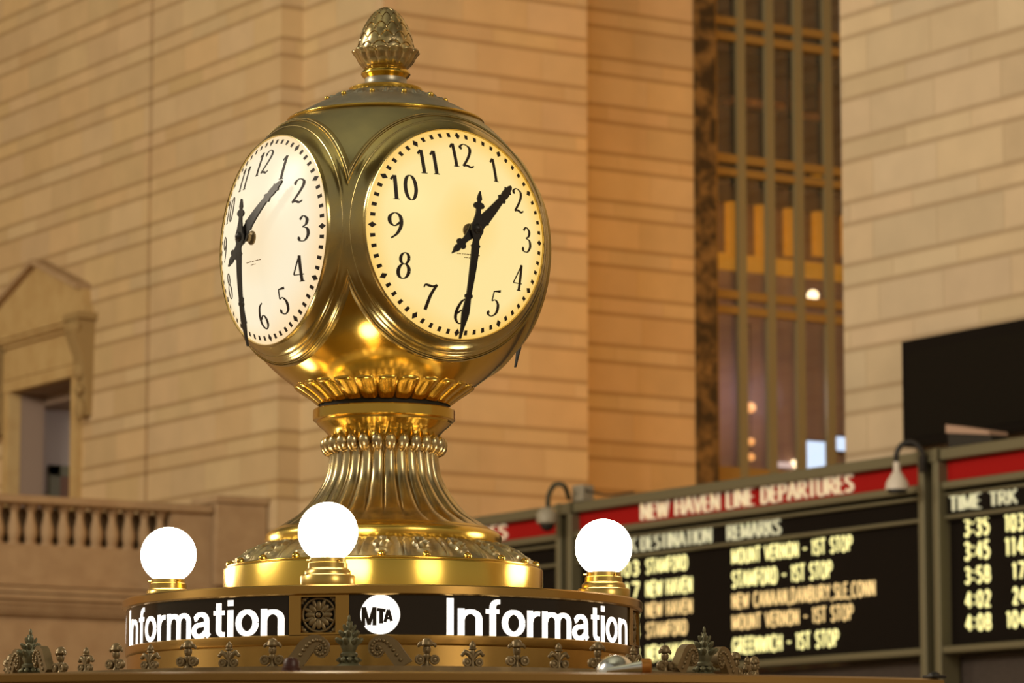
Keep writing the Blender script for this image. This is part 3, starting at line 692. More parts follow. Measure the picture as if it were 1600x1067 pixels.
scn = thing('wall_screen', 'large black switched-off screen on the near stone wall above the boards', 'screen', (17.97, sy1, sz0))
MB().box((-.16, -6.2, 0), (.0, 0, sz1 - sz0)).build('casing', M['board'], scn, bevel=.01)
MB().box((-.168, -6.1, .08), (-.15, -.1, sz1 - sz0 - .12)).build('display', M['screen'], scn)

# ============================================================ THE CLOCK
zc = zz(394)
clk = thing('station_clock', 'golden brass four-faced ball clock with acorn top on a fluted pedestal', 'clock', (0, 0, zz(942)), rz=radians(1.65))
ck0 = Vector((0, 0, zz(942)))
def LZ(y): return zz(y) - ck0.z
def prof_px(lst): return [(r*S, LZ(y)) for r, y in lst]
def dens(prof, n):
    out = [prof[0]]
    for a, b in zip(prof, prof[1:]):
        out += [(a[0] + (b[0]-a[0])*i/n, a[1] + (b[1]-a[1])*i/n) for i in range(1, n + 1)]
    return out
def curve(prof, n=6): return CR(prof, n)
ZC = zc - ck0.z
Rb = 254*S
AZ = [(-pi/2, 'dialR'), (pi, 'dialL'), (pi/2, 'dialR'), (0, 'dialL')]
# ball with four round openings
import bmesh
ND, NR = 256, 128
pts = []; rows = []
mb = MB(); P = []
th0, th1 = math.asin(153/255.), pi - math.asin(103/255.)
for i in range(NR + 1):
    th = th0 + (th1 - th0)*i/NR
    P.append([(Rb*sin(th)*cos(2*pi*j/ND), Rb*sin(th)*sin(2*pi*j/ND), ZC + Rb*cos(th)) for j in range(ND)])
mb.grid(P, True)
nf = []
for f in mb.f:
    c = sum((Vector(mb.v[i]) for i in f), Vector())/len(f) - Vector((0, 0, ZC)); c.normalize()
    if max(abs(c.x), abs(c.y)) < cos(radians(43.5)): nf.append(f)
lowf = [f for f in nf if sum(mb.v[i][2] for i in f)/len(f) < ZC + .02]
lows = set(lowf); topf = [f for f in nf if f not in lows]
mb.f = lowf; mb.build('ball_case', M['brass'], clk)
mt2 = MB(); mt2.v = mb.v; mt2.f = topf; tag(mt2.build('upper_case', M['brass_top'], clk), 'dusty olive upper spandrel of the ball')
# bezels: turned about each face's axis, mitred where neighbours meet
def bd(r, e=0.0): return sqrt((257.5 + e)**2 - r*r)
bz_prof = [(158, 197), (160.3, 200), (160.6, 203), (161.6, 204.4), (162.8, 204), (163.8, 201.8), (164.2, bd(164.2, .2)), (168, bd(168, .8)), (173, bd(173, .9)), (177, bd(177, .5)), (177.6, bd(177.6, -.4)), (178.3, bd(178.3, .1)), (179.3, bd(179.3, .5)), (180.3, bd(180.3, .1)), (180.8, bd(180.8, -.4)),
           (183, bd(183, -.3)), (186.5, bd(186.5, -.4)), (187, bd(187, -1.1)), (187.6, bd(187.6, 0)), (188.5, bd(188.5, .6)), (189.3, bd(189.3, 0)), (189.7, bd(189.7, -1.0)), (190.2, bd(190.2, .3)), (191, bd(191, .8)), (191.8, bd(191.8, .2)), (192.2, bd(192.2, -5)), (190, 164)]
seg = 160
for az, dm in AZ:
    mbz = MB().lathe([(r*S, d*S) for r, d in bz_prof], seg, cap=False)
    me = bpy.data.meshes.new('bezel'); me.from_pydata(mbz.v, [], mbz.f)
    bm = bmesh.new(); bm.from_mesh(me)
    for sg in (1, -1):                        # mitre planes x = +-z in the face frame
        nrm = Vector((sg*1, 0, -1)).normalized()
        bmesh.ops.bisect_plane(bm, geom=bm.verts[:] + bm.edges[:] + bm.faces[:], plane_co=(0, 0, 0), plane_no=nrm, clear_outer=True)
    N = Vector((cos(az), sin(az), 0)); U = Vector((-sin(az), cos(az), 0)); V = Vector((0, 0, 1))
    T = Matrix(((U.x, V.x, N.x, 0), (U.y, V.y, N.y, 0), (U.z, V.z, N.z, ZC), (0, 0, 0, 1)))
    bmesh.ops.recalc_face_normals(bm, faces=bm.faces)
    # make normals face outward from the ball
    bm.transform(T)
    bm.normal_update()
    for f in bm.faces:
        if f.normal.dot(N) < -.2 and (f.calc_center_median() - Vector((0, 0, ZC))).dot(N) > 0: f.normal_flip()
    bm.to_mesh(me); bm.free()
    me.polygons.foreach_set('use_smooth', [True]*len(me.polygons)); me.set_sharp_from_angle(angle=radians(35))
    me.materials.append(M['brass_old']); ob = bpy.data.objects.new('bezel', me); C.objects.link(ob); ob.parent = clk
# dials
RC = (161**2 + 38**2)/(2*38.0)
def sag(r): return sqrt(max(RC*RC - r*r, 0)) - (RC - 38)
NUM = {
 '1': [([(0,0),(0,.98)], 1), ([(-.13,.80),(-.02,.97)], .7), ([(-.1,.01),(.1,.01)], 0)],
 '2': [(CR([(-.17,.80),(-.17,.9),(-.02,1),(.15,.9),(.17,.72),(.04,.42),(-.2,.05)]), 1), (CR([(-.2,.05),(-.06,.09),(.1,.03),(.22,.1)]), 2)],
 '3': [(CR([(-.15,.86),(-.02,1),(.13,.86),(.1,.66),(-.04,.56)]), 1), (CR([(-.04,.56),(.14,.48),(.18,.24),(.04,.02),(-.14,.03),(-.19,.15)]), 1)],
 '4': [([(.1,0),(.12,1)], 1), ([(.12,1),(-.2,.28)], .3), ([(-.2,.27),(.22,.27)], 0), ([(0,.01),(.2,.01)], 0)],
 '5': [([(-.08,.95),(.2,.98)], 3), ([(-.08,.95),(-.12,.58)], .2), (CR([(-.12,.58),(.03,.62),(.17,.44),(.15,.15),(-.03,0),(-.18,.06),(-.2,.16)]), 1)],
 '6': [(CR([(.14,.98),(-.05,.84),(-.18,.5),(-.17,.18),(0,0),(.16,.14),(.16,.38),(.03,.52),(-.14,.38)]), 1)],
 '7': [(CR([(-.2,.84),(-.16,.95),(-.02,.92),(.1,.9),(.23,.97)]), 2), (CR([(.23,.97),(.06,.55),(-.04,.0)]), 1)],
 '8': [(A(0,.77,.13,.22,0,360,22), .8), (A(0,.28,.17,.28,0,360,24), 1)],
 '9': [(CR([(-.12,0),(.06,.18),(.18,.5),(.16,.84),(0,1),(-.16,.86),(-.16,.62),(-.02,.48),(.14,.62)]), 1)],
 '0': [(A(0,.5,.17,.5,0,360,28), 1)],
}
def hand_mesh(prof, ang, lift, mapf, bend):
    """prof: (distance from hub, half width); the blade follows the dome of the dial."""
    pts = RS([(a, w) for a, w in prof], 4); mb = MB(); ca, sa = sin(ang), cos(ang)
    vs = []; n = len(pts)
    for a, w in pts:
        h = lift - (bend*(max(a, 0)/160)**2)
        for (ww, hh) in ((w, 1.6), (-w, 1.6), (-w, -1.2), (w, -1.2)):
            vs.append(mapf(a*ca + ww*sa, a*sa - ww*ca, h + hh, True))
    fs = []
    for i in range(n - 1):
        for q in range(4):
            fs.append((4*i + q, 4*i + (q+1) % 4, 4*i + 4 + (q+1) % 4, 4*i + 4 + q))
    fs += [(3, 2, 1, 0), (4*n-4, 4*n-3, 4*n-2, 4*n-1)]
    return mb.add(vs, fs)
minute = [(-58,.6),(-52,2.8),(-46,4.4),(-43,3),(-41,3.2),(-39.5,7.5),(-36,9.8),(-32.5,8.5),(-30.5,4),(-24,4.2),(-10,8),(-4,11),(4,11),(10,8),(16,5.6),(19,5.2),(24,6),(26.5,8.3),(29,6.6),(60,5.8),(99,4.2),(101,6.8),(104,6.8),(106,4.4),(112,5.2),(128,6.6),(138,5.2),(150,2.8),(166,1.6)]
hour = [(-58,.6),(-53,2.2),(-48,4.8),(-43,5.2),(-40.5,3.6),(-38.5,8.2),(-35,9.6),(-31.5,8),(-29.5,4.6),(-24,4.6),(-10,8),(-4,11),(4,11),(10,9),(20,8.4),(23,11),(26,9),(48,7.2),(73,5.2),(75.5,8.2),(79,7.4),(81,5.2),(88,6.6),(96,6),(98.5,8),(101,4.4),(107,3.8),(111,1.4)]
for az, dm in AZ:
    N = Vector((cos(az), sin(az), 0)); U = Vector((-sin(az), cos(az), 0)); V = Vector((0, 0, 1))
    def dmap(u, v, h, flat=False, N=N, U=U, V=V):
        r = hypot(u, v); d = 201 + (0 if flat else sag(min(r, 161))) + h
        p = (U*u + V*v + N*d)*S; return (p.x, p.y, p.z + ZC)
    P = []
    for i in range(25):
        r = 160.8*i/24; P.append([dmap(r*cos(2*pi*j/96), r*sin(2*pi*j/96), 0) for j in range(96)])
    dial = MB().grid(P, True).build('dial', M[dm], clk, smooth=80)
    for hnum in range(1, 13):
        nm = MB()
        a = hnum*pi/6; s_ = str(hnum); H_ = 38.5; rn = 119
        cx, cy = rn*sin(a), rn*cos(a)
        adv = {'1': 17}
        wd = [adv.get(c, 25) for c in s_]
        if s_ == '11': wd = [20, 20]
        if s_ == '10': wd = [19, 26]
        if s_ == '12': wd = [17, 26]
        x = cx - sum(wd)/2
        for c, w_ in zip(s_, wd):
            for (st, kind) in NUM[c]:
                sp_ = [(x + w_/2 + p[0]*H_*1.22, cy - H_/2 + p[1]*H_) for p in st]
                sp_ = RS(sp_, 4)
                hw = []
                for i in range(len(sp_)):
                    a_ = sp_[max(i-1, 0)]; b_2 = sp_[min(i+1, len(sp_)-1)]; l = hypot(b_2[0]-a_[0], b_2[1]-a_[1]) or 1
                    ty = abs(b_2[1]-a_[1])/l
                    if kind == 2: w__ = 1.9*(1 - .5*abs(2*i/(len(sp_)-1) - 1))
                    elif kind == 3: w__ = .9 + 1.2*i/(len(sp_)-1)
                    else: w__ = 0.7 + 2.0*kind*ty**2
                    hw.append(w__)
                nm.ribbon(sp_, hw, dmap, .2, .7)
            if c in '235':
                e_ = NUM[c][-1][0][-1] if c != '2' else NUM[c][0][0][0]
                bxx, byy = x + w_/2 + e_[0]*H_*1.22, cy - H_/2 + e_[1]*H_
                circ = [dmap(bxx + 2*cos(q*pi/5), byy + 2*sin(q*pi/5), .7) for q in range(10)]
                nm.add(circ, [tuple(range(10))])
            x += w_
        nm.build('numeral', M['ink'], dial, smooth=0)
    tk = MB()
    for q in range(60):
        a = q*pi/30; s0, c0 = sin(a), cos(a)
        def tp(rad, tang, h): return dmap(rad*s0 + tang*c0, rad*c0 - tang*s0, h)
        shp = [(145.5, 0), (151.5, 4.6), (157.5, 0), (151.5, -4.6)] if q % 5 == 0 else [(148, -2.5), (155, -2.9), (155, 2.9), (148, 2.5)]
        tk.add([tp(r_, t_, .3) for r_, t_ in shp] + [tp(r_, t_, .7) for r_, t_ in shp], [(4, 5, 6, 7), (0, 1, 5, 4), (1, 2, 6, 5), (2, 3, 7, 6), (3, 0, 4, 7)])
    tk.build('minute_track', M['ink'], dial, smooth=0)
    mk = MB()                                   # tiny worn maker's line under the hub
    xx = -20
    while xx < 22:
        l_ = random.uniform(1.2, 3); mk.ribbon([(xx, -36), (xx + l_, -36)], [.8, .8], dmap, .2, .4); xx += l_ + random.choice((.9, 1, 2.5))
    for xx in (-7, -3.5, 1, 5): mk.ribbon([(xx, -41), (xx + 2.4, -41)], [.6, .6], dmap, .2, .4)
    mk.build('maker_line', mat('worn_brown_print', (.35, .17, .03), 0, .6), dial, smooth=0)
    Tm = Matrix(((U.x, V.x, N.x, 0), (U.y, V.y, N.y, 0), (U.z, V.z, N.z, ZC), (0, 0, 0, 1)))
    hub0 = 201 + 38
    MB().lathe([(11, hub0 - 1), (11, hub0 + 2), (9, hub0 + 4), (6.5, hub0 + 5), (6.5, hub0 + 10), (4, hub0 + 11), (4, hub0 + 19), (0, hub0 + 19)], 24, M=Matrix.Scale(1, 4) @ Tm @ Matrix.Scale(S, 4)).build('arbor', M['bronze_dark'], dial)
    hand_mesh(hour, radians(46), 38 + 17, dmap, 46).build('hour_hand', M['black'], dial, smooth=25)
    hand_mesh(minute, radians(185), 38 + 22, dmap, 23).build('minute_hand', M['black'], dial, smooth=25)
    MB().lathe([(8, hub0 + 15), (8, hub0 + 24), (6, hub0 + 25.5), (5.6, hub0 + 27), (2.5, hub0 + 29), (0, hub0 + 29.4)], 24, M=Tm @ Matrix.Scale(S, 4)).build('hub_cap', M['black'], dial)
# crown above the ball
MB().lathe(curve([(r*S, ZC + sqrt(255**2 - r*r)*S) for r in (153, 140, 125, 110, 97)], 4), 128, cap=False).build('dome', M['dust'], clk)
MB().torus(153*S, 2.6*S, ZC + 205*S, 160).torus(149.5*S, 1.6*S, ZC + 207*S, 160).build('dome_ring', M['brass'], clk)
def orn(t, i, r, z):
    a = 12*t; k_ = i/14.
    v = (.5 + .5*sin(a*2 + 5*k_))*(.5 + .5*sin(a*3 - 9*k_)) + .5*abs(sin(a*5 + 3*sin(7*k_)))
    e_ = min(1, 4*k_, 4*(1 - k_)); return (v*2.4*S*e_, v*3.6*S*e_)
MB().lathe([((99 - 42*i/14)*S, ZC + sqrt(254**2 - (99 - 42*i/14)**2)*S) for i in range(15)], 480, orn, cap=False).build('ornament_band', M['dust'], clk)
for q in range(12):
    t_ = 2*pi*q/12 + .27; r_ = 96*S; z_ = ZC + sqrt(255**2 - 96**2)*S
    if q == 0: sd = MB().ball((0, 0, 0), 4.2*S, 12, 8).build('stud', M['brass_bright'], clk, loc=(r_*cos(t_), r_*sin(t_), z_ + 2*S))
    else: sd2 = sd.copy(); C.objects.link(sd2); sd2.location = (r_*cos(t_), r_*sin(t_), z_ + 2*S)
MB().lathe(prof_px([(56, 146), (58, 143), (58, 140.5), (55, 139), (52, 138.5), (40, 137.5)]), 96, cap=False).build('brass_flange', M['brass_bright'], clk)
MB().lathe(prof_px([(50, 140), (37, 137), (34, 133), (33, 128), (33, 124)]), 72, cap=False).build('neck', M['dust'], clk)
MB().lathe(prof_px([(32, 127), (33, 124), (37, 120), (39, 117), (38.5, 114), (36, 111), (34, 109), (33, 104)]), 72, cap=False).build('finial_collar', M['brass'], clk)
# petal cup and acorn
def petal(n, amp, tipi):
    def m_(t, i, r, z):
        c = abs(cos(n*t/2)); k_ = i/tipi
        return (amp*S*(c**.6 - .6)*min(1, .3 + k_), (amp*.9*S*(c**.5 - .6))*max(0, k_ - .6)*2.5)
    return m_
cupp = curve(prof_px([(33, 108.5), (38, 104), (43, 98), (46, 92), (48, 88.5), (51, 85.5), (52.5, 83.5), (51, 81.5), (48, 82.5), (44, 84)]), 4)
pcm = MB().lathe(cupp, 14*16, petal(14, 4.2, len(cupp)*.7), cap=False)
for q in range(14):
    t_ = 2*pi*q/14
    pcm.ball((0, 0, 0), (3.2*S, 9*S, 2.6*S), 12, 8, Matrix.Translation((50.5*S*cos(t_), 50.5*S*sin(t_), LZ(82.5))) @ Matrix.Rotation(t_, 4, 'Z'))
pcm.build('petal_cup', M['brass_ant'], clk, smooth=60)
ac = curve(prof_px([(42, 90), (44, 80), (43.5, 73), (41.5, 63), (38, 52), (33.5, 42), (27, 31), (19, 21), (11, 15), (5, 12.3), (.3, 11.6)]), 16)
na = len(ac)
def scales(t, i, r, z):
    k_ = i/na*6.6; row = int(k_); h = 0
    for rw in (row - 1, row):
        dv = (k_ - rw)/1.55
        u = (t*12/(2*pi) + .5*(rw % 2)) % 1 - .5
        e_ = (1 - .40*(2*abs(u))**1.9) - dv
        if e_ > 0:
            sd = .5 - abs(u)
            edge = max(0, 1 - e_/.13, (1 - sd/.055) if dv > .45 else 0)
            h = .9*(1 - (2*abs(u))**3)*min(1, e_*2) + (.95 if edge > .35 else 0) - (.8 if 0 < edge <= .35 else 0)
            break
    return (h*1.25*S*min(1, r/(14*S)), 0)
MB().lathe(ac, 12*28, scales).build('acorn_finial', M['brass_ant'], clk, smooth=60)
# leaf collar beneath the ball
lm_ = MB()
lp = CR([(101, 633), (107, 627.5), (115, 621), (124, 614.5), (131, 609.5), (135, 606)], 3)
for q in range(24):
    t0 = 2*pi*q/24; P = []
    for i, (r, y) in enumerate(lp):
        k_ = i/(len(lp) - 1); row = []
        for j in range(13):
            u = (j/6 - 1); th = t0 + u*pi/24*.98
            bul = (1 - abs(u)**3)*(2.2 + 2.0*k_) - .9*max(0, 1 - abs(abs(u) - .55)/.18)*(.3 + k_*.5)
            rr_ = r + bul
            row.append((rr_*S*cos(th), rr_*S*sin(th), LZ(y + 1.6*bul*.4)))
        P.append(row)
    lm_.grid(P)
    Tl = Matrix.Translation((135.5*S*cos(t0), 135.5*S*sin(t0), LZ(605.5))) @ Matrix.Rotation(t0, 4, 'Z') @ Matrix.Rotation(radians(-25), 4, 'Y')
    lm_.ball((0, 0, 0), (5.0*S, 15.5*S, 5.0*S), 16, 10, Tl)
lm_.build('leaf_collar', M['brass'], clk, smooth=70)
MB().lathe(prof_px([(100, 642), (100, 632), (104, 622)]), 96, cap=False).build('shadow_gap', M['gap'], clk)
MB().lathe(prof_px([(82, 702), (82.5, 694), (84, 687), (88, 679), (94, 672), (101, 666.5), (104.5, 663), (105.5, 659.5), (109, 658.5), (110.5, 657), (110.5, 643), (109.5, 641.5), (96, 641)]), 128, cap=False).build('neck_flange', M['brass'], clk, smooth=25)
# fluted pedestal with bulb-topped flutes
fp = curve(prof_px([(166, 828), (150, 818), (131, 806), (117, 792), (105, 776), (95, 760), (88.5, 745), (85, 728), (83.5, 714), (83.5, 706), (84, 700)]), 6)
nfp = len(fp)
def flute(t, i, r, z):
    c = abs(cos(14*t)); k_ = i/nfp
    amp = 9.0 - 3.5*k_
    return (amp*S*(c**.55 - .75)*min(1, k_*8), 0)
MB().lathe(fp, 28*16, flute, cap=False).build('fluted_pedestal', M['brass_ant'], clk, smooth=60)
bl = MB()
for q in range(28):
    t_ = 2*pi*q/28 + pi/28*0
    Tb = Matrix.Translation((89.5*S*cos(t_), 89.5*S*sin(t_), LZ(699))) @ Matrix.Rotation(t_, 4, 'Z') @ Matrix.Rotation(radians(12), 4, 'Y')
    bl.ball((0, 0, 0), (9.5*S, 9.6*S, 14*S), 14, 12, Tb)
bl.build('flute_tips', M['brass_ant'], clk, smooth=80)
MB().lathe(prof_px([(80, 712), (80, 680)]), 64, cap=False).build('core', M['brass_ant'], clk)
MB().lathe(curve(prof_px([(176, 857), (181, 851), (183, 844), (182, 838), (177, 833), (170, 830), (163, 826)]), 4), 160, cap=False).build('base_moulding', M['brass_bright'], clk)
# acanthus relief band
NB = 40
ab = [((176 + 62*(i/NB)**.85)*S, LZ(853 + 36*(i/NB)**1.25)) for i in range(NB, -1, -1)]
def acan(t, i, r, z):
    n = 22; u = (t*n/(2*pi)) % 1 - .5; v = i/NB               # v 0 at the bottom, 1 at the top
    ed = min(1, 6*v, 6*(1 - v))
    stem = max(0, 1 - abs(abs(u) - (.46 - .10*v*v))/.05)*.8
    veins = (.5 + .5*cos(30*(abs(u) + .14*v*v)))*(.5 if abs(u) > .26 else .0)
    cx, cy = 0, .56; d = hypot((u - cx)*1.75, (v - cy)*1.0)
    a_ = math.atan2(v - cy, u*1.6)
    vol = max(0, 1 - abs(d - .30 - .05*cos(6*a_))/.09)*1.2 + max(0, 1 - d/.14)*1.5
    drop = max(0, 1 - hypot(u/.1, (v - .16)/.14))*1.3
    fan = max(0, cos(18*u))*max(0, v - .78)*3*.6
    h = (stem + veins + vol + drop + fan)*3.1*S*ed
    return (h*1.1, h*.95)
MB().lathe(ab, 22*30, acan, cap=False).build('acanthus_band', M['relief'], clk, smooth=60)
MB().lathe(prof_px([(247, 942), (247, 894), (246, 892), (240, 889), (225, 886)]), 160, cap=False).build('drum', M['brass_bright'], clk)
MB().torus(241*S, 2.5*S, LZ(889.5), 160).build('drum_bead', M['brass'], clk)
sd = None
for q in range(22):
    t_ = 2*pi*(q + .5)/22
    if sd is None: sd = MB().ball((0, 0, 0), (6.5*S, 6.5*S, 6*S), 14, 10).build('knob', M['brass'], clk, loc=(237*S*cos(t_), 237*S*sin(t_), LZ(885)))
    else: s2 = sd.copy(); C.objects.link(s2); s2.location = (237*S*cos(t_), 237*S*sin(t_), LZ(885))
# ============================================================ ROUND INFORMATION SIGN
RS_ = 400.5*S; RPn = 394*S
zTop = zz(942); zRim = zz(957); zPan0 = zz(1015); zLow = 2.136
A0 = radians(-90) + (radians(-13.5) - 0) + (-HEAD + radians(2)) + 0     # azimuth of the front rosette
def az_of(phi): return -pi/2 - HEAD + radians(2.0) + radians(phi)      # phi: degrees right of the sight line
sign = thing('information_sign', 'round bronze band sign with white Information lettering beneath the clock', 'sign', (0, 0, zPan0))
def SZ(z): return z - zPan0
rim = MB().lathe([(RPn - .02, SZ(zRim) - .004), (RS_ - .004, SZ(zRim)), (RS_, SZ(zRim) + .004), (RS_, SZ(zTop) - .004), (RS_ - .004, SZ(zTop)), (.2, SZ(zTop))], 200, cap=False)
rim.build('top_rim', M['bronze'], sign)
MB().lathe([(RPn - .004, SZ(zLow)), (RPn - .004, -.028), (RPn, -.026), (RPn + .002, -.022), (RPn + .002, -.002), (RPn, 0), (RPn - .03, 0)], 200, cap=False).build('lower_band', M['bronze'], sign)
lc = MB()
def cmap(phi0, r=RPn):
    def f(u, v, h):
        a = az_of(phi0) + u/r; return ((r + h)*cos(a), (r + h)*sin(a), v)
    return f
HP = SZ(zRim) ; capH = HP*.93
LW = .158
def info_glyphs():
    w = LW; h = w/2; xh = .73
    G = []
    G.append((w + .02, [[(h + .01, 0), (h + .01, 1)]]))
    n_ = [[(h, 0), (h, xh)], [(h, .42)] + A(.29, xh - .29, .20, .205, 165, 0, 10) + [(.49, 0)]]
    G.append((.58, n_))
    G.append((.36, [[(.19, 0), (.19, .76)] + A(.33, .78, .14, .15, 180, 90, 8) + [(.37, .93)], [(.02, xh - .065), (.35, xh - .065)]]))
    o_2 = [A(.30, xh/2, .22, xh/2 - h*.85, 0, 360, 28)]
    G.append((.60, o_2))
    G.append((.36, [[(h, 0), (h, xh)], [(h, .4)] + A(.30, xh - .29, .21, .21, 160, 88, 6) + [(.35, xh - .085)]]))
    G.append((.88, [[(h, 0), (h, xh)], [(h, .42)] + A(.275, xh - .265, .175, .185, 165, 0, 10) + [(.45, 0)], [(.45, .42)] + A(.63, xh - .265, .175, .185, 165, 0, 10) + [(.805, 0)]]))
    G.append((.58, [[(.06, .52)] + A(.27, .46, .18, .19, 155, 0, 10) + [(.455, .12), (.52, .03)], [(.455, .40), (.26, .36)] + A(.22, .20, .165, .16, 90, 270, 10) + [(.33, .07), (.455, .2)]]))
    G.append((.36, [[(.17, .93), (.17, .2)] + A(.29, .2, .12, .13, 180, 265, 6) + [(.35, .07)], [(.02, xh - .065), (.34, xh - .065)]]))
    G.append((w + .02, [[(h + .01, 0), (h + .01, xh)], [(h + .01, .84), (h + .01, 1)]]))
    G.append((.60, o_2)); G.append((.58, n_))
    return G
GL = info_glyphs(); GAP = .045
TW = sum(g[0] for g in GL) + GAP*(len(GL) - 1) + .035
def information(mb, phi0, phi1):
    width = radians(phi1 - phi0)*RPn; sx = width/TW; x = 0
    f = cmap(phi0)
    for wd, st in GL:
        for s_ in st:
            p = RS([((x + q[0])*sx, q[1]*capH) for q in s_], .012)
            hw = []
            for i in range(len(p)):
                a = p[max(i-1, 0)]; b = p[min(i+1, len(p)-1)]; l = hypot(b[0]-a[0], b[1]-a[1]) or 1
                ty = abs(b[1]-a[1])/l
                hw.append(.5*(capH*.126*(1 - ty) + LW*sx*ty))
            mb.ribbon(p, hw, f, .0002, .0007)
        x += wd + GAP + (.035 if wd < .2 and x == 0 else 0)
for k_ in range(4):
    off = -90 + 90*k_ - 0
    p0, p1 = -7.1 + off, 69.8 + off
    a0, a1 = az_of(p0), az_of(p1)
    pn = MB().arc([(RPn - .03, .0), (RPn, .0), (RPn, HP), (RPn - .03, HP)], a0, a1, 48).build('sign_panel', M['panel'], sign, smooth=30)
    mbw = MB(); information(mbw, 13.3 + off, 69.0 + off); mbw.build('lettering', M['lit'], pn, smooth=0)
    # round logo with MTA cut dark into it
    f = cmap(-.6 + off); rl = HP*.5
    disc = []; cz = HP*.5
    dv = []
    for i in range(9):
        r = rl*i/8
        dv.append([f(r*cos(2*pi*j/48), cz + r*sin(2*pi*j/48), .0005) for j in range(48)])
    MB().grid(dv, True).build('logo_disc', M['lit'], pn, smooth=0)
    lm = MB()
    def LS(pts, w0, w1=None):
        pts = [(a*.88 - .1, b*.9 - .03) for a, b in pts]
        lm.ribbon(RS([(a*rl, cz + b*rl) for a, b in pts], .01), [rl*.5*(w0 if i == 0 or w1 is None else w1) for i in range(len(RS([(a*rl, cz + b*rl) for a, b in pts], .01)))], f, .0004, .0011)
    LS([(-.84, -.62), (-.84, .44)], .19); LS([(-.80, .44), (-.52, -.55)], .17); LS([(-.24, .42), (-.52, -.55)], .17); LS([(-.21, -.58), (-.21, .44)], .2)
    LS([(-.08, .31), (.42, .25)], .17); LS([(.17, .28), (.17, -.47)], .2)
    LS([(.38, -.40), (.57, .30)], .16); LS([(.57, .30), (.76, -.34)], .16); LS([(.46, -.18), (.68, -.17)], .12)
    lm.build('logo_letters', M['panel'], pn, smooth=0)
    # rosette block
    q0, q1 = -20.0 + off, -7.1 + off; am = az_of((q0 + q1)/2)
    bk = MB(); st_ = radians(1.1)
    def slab(mb, pa, pb, z0_, z1_, r0_, r1_): mb.arc([(r0_, z0_), (r1_, z0_), (r1_, z1_), (r0_, z1_)], pa, pb, 8)
    aa, ab_ = az_of(q0), az_of(q1)
    slab(bk, aa, aa + st_*2.4, 0, HP, RPn - .03, RPn + .004); slab(bk, ab_ - st_*2.6, ab_, 0, HP, RPn - .03, RPn + .004)
    slab(bk, aa, ab_, 0, HP*.05, RPn - .03, RPn + .004); slab(bk, aa, ab_, HP*.95, HP, RPn - .03, RPn + .004)
    blk = bk.build('rosette_block', M['bronze'], sign)
    slab2 = MB(); slab(slab2, aa + st_*2.4, ab_ - st_*2.6, HP*.05, HP*.95, RPn - .03, RPn - .012); slab2.build('recess', M['gap'], blk)
    amid = (aa + st_*2.4 + ab_ - st_*2.6)/2
    Nn = Vector((cos(amid), sin(amid), 0)); Uu = Vector((-sin(amid), cos(amid), 0))
    Tr = Matrix(((Uu.x, 0, Nn.x, Nn.x*(RPn - .008)), (Uu.y, 0, Nn.y, Nn.y*(RPn - .008)), (0, 1, 0, HP*.5), (0, 0, 0, 1)))
    rad = HP*.45; ros = MB(); ros.torus(rad*.93, rad*.075, 0, 48, 10, Tr)
    for q in range(8):
        for (ro, wi, hh, dq) in ((.50, .17, .05, 0), (.64, .12, .03, .5)):
            an = (q + dq)*pi/4
            ros.ball((0, 0, 0), (rad*.30, rad*wi, rad*.10), 12, 8, Tr @ Matrix.Rotation(an, 4, 'Z') @ Matrix.Translation((rad*ro, 0, rad*hh)))
    ros.ball((0, 0, rad*.1), rad*.16, 14, 10, Tr); ros.torus(rad*.26, rad*.05, rad*.06, 24, 8, Tr)
    for sx_ in (-1, 1):
        for sy_ in (-1, 1):
            ros.ball((sx_*rad*.86, sy_*rad*.86, 0), (rad*.14, rad*.14, rad*.08), 10, 8, Tr)
            ros.tube([(sx_*rad*.62, sy_*rad*.95, 0), (sx_*rad*.8, sy_*rad*.93, 0), (sx_*rad*.93, sy_*rad*.8, 0), (sx_*rad*.95, sy_*rad*.62, 0)], rad*.05, 6, Tr)
    ros.build('rosette', M['bronze_dark'], blk)

# ---- globe lamps standing on the sign
lamps = [(-13.5, 'round white glowing globe lamp above the bronze rosette, nearest of the three'), (76.5, 'round white glowing globe lamp at the right end of the sign'), (-103.5, 'round white glowing globe lamp at the left end of the sign')]
Rg = .0815
for i, (phi, lab) in enumerate(lamps):
    a = az_of(phi); rr = .645
    loc = (rr*cos(a), rr*sin(a), zTop)
    g = thing('globe_lamp', lab, 'lamp', loc, 'globe lamps around the sign')
    if i == 0:
        base_o = MB().lathe([(.074, 0), (.0745, .004), (.0745, .028), (.072, .031), (.063, .033), (.062, .043), (.057, .048), (.054, .05), (.0535, .064), (.050, .066), (.049, .078), (0, .078)], 56).build('lamp_base', M['brass_soft'], g)
        glb = MB().ball((0, 0, .078 + Rg*.87), Rg, 48, 32).build('globe', M['globe'], g, smooth=80)
        scw = MB()
        for q in range(3):
            t_ = q*2*pi/3 + .6; scw.tube([(.048*cos(t_), .048*sin(t_), .071), (.058*cos(t_), .058*sin(t_), .071)], .003, 8)
        scw_o = scw.build('set_screws', M['brass'], g)
    else:
        for src in (base_o, glb, scw_o):
            c = src.copy(); C.objects.link(c); c.parent = g
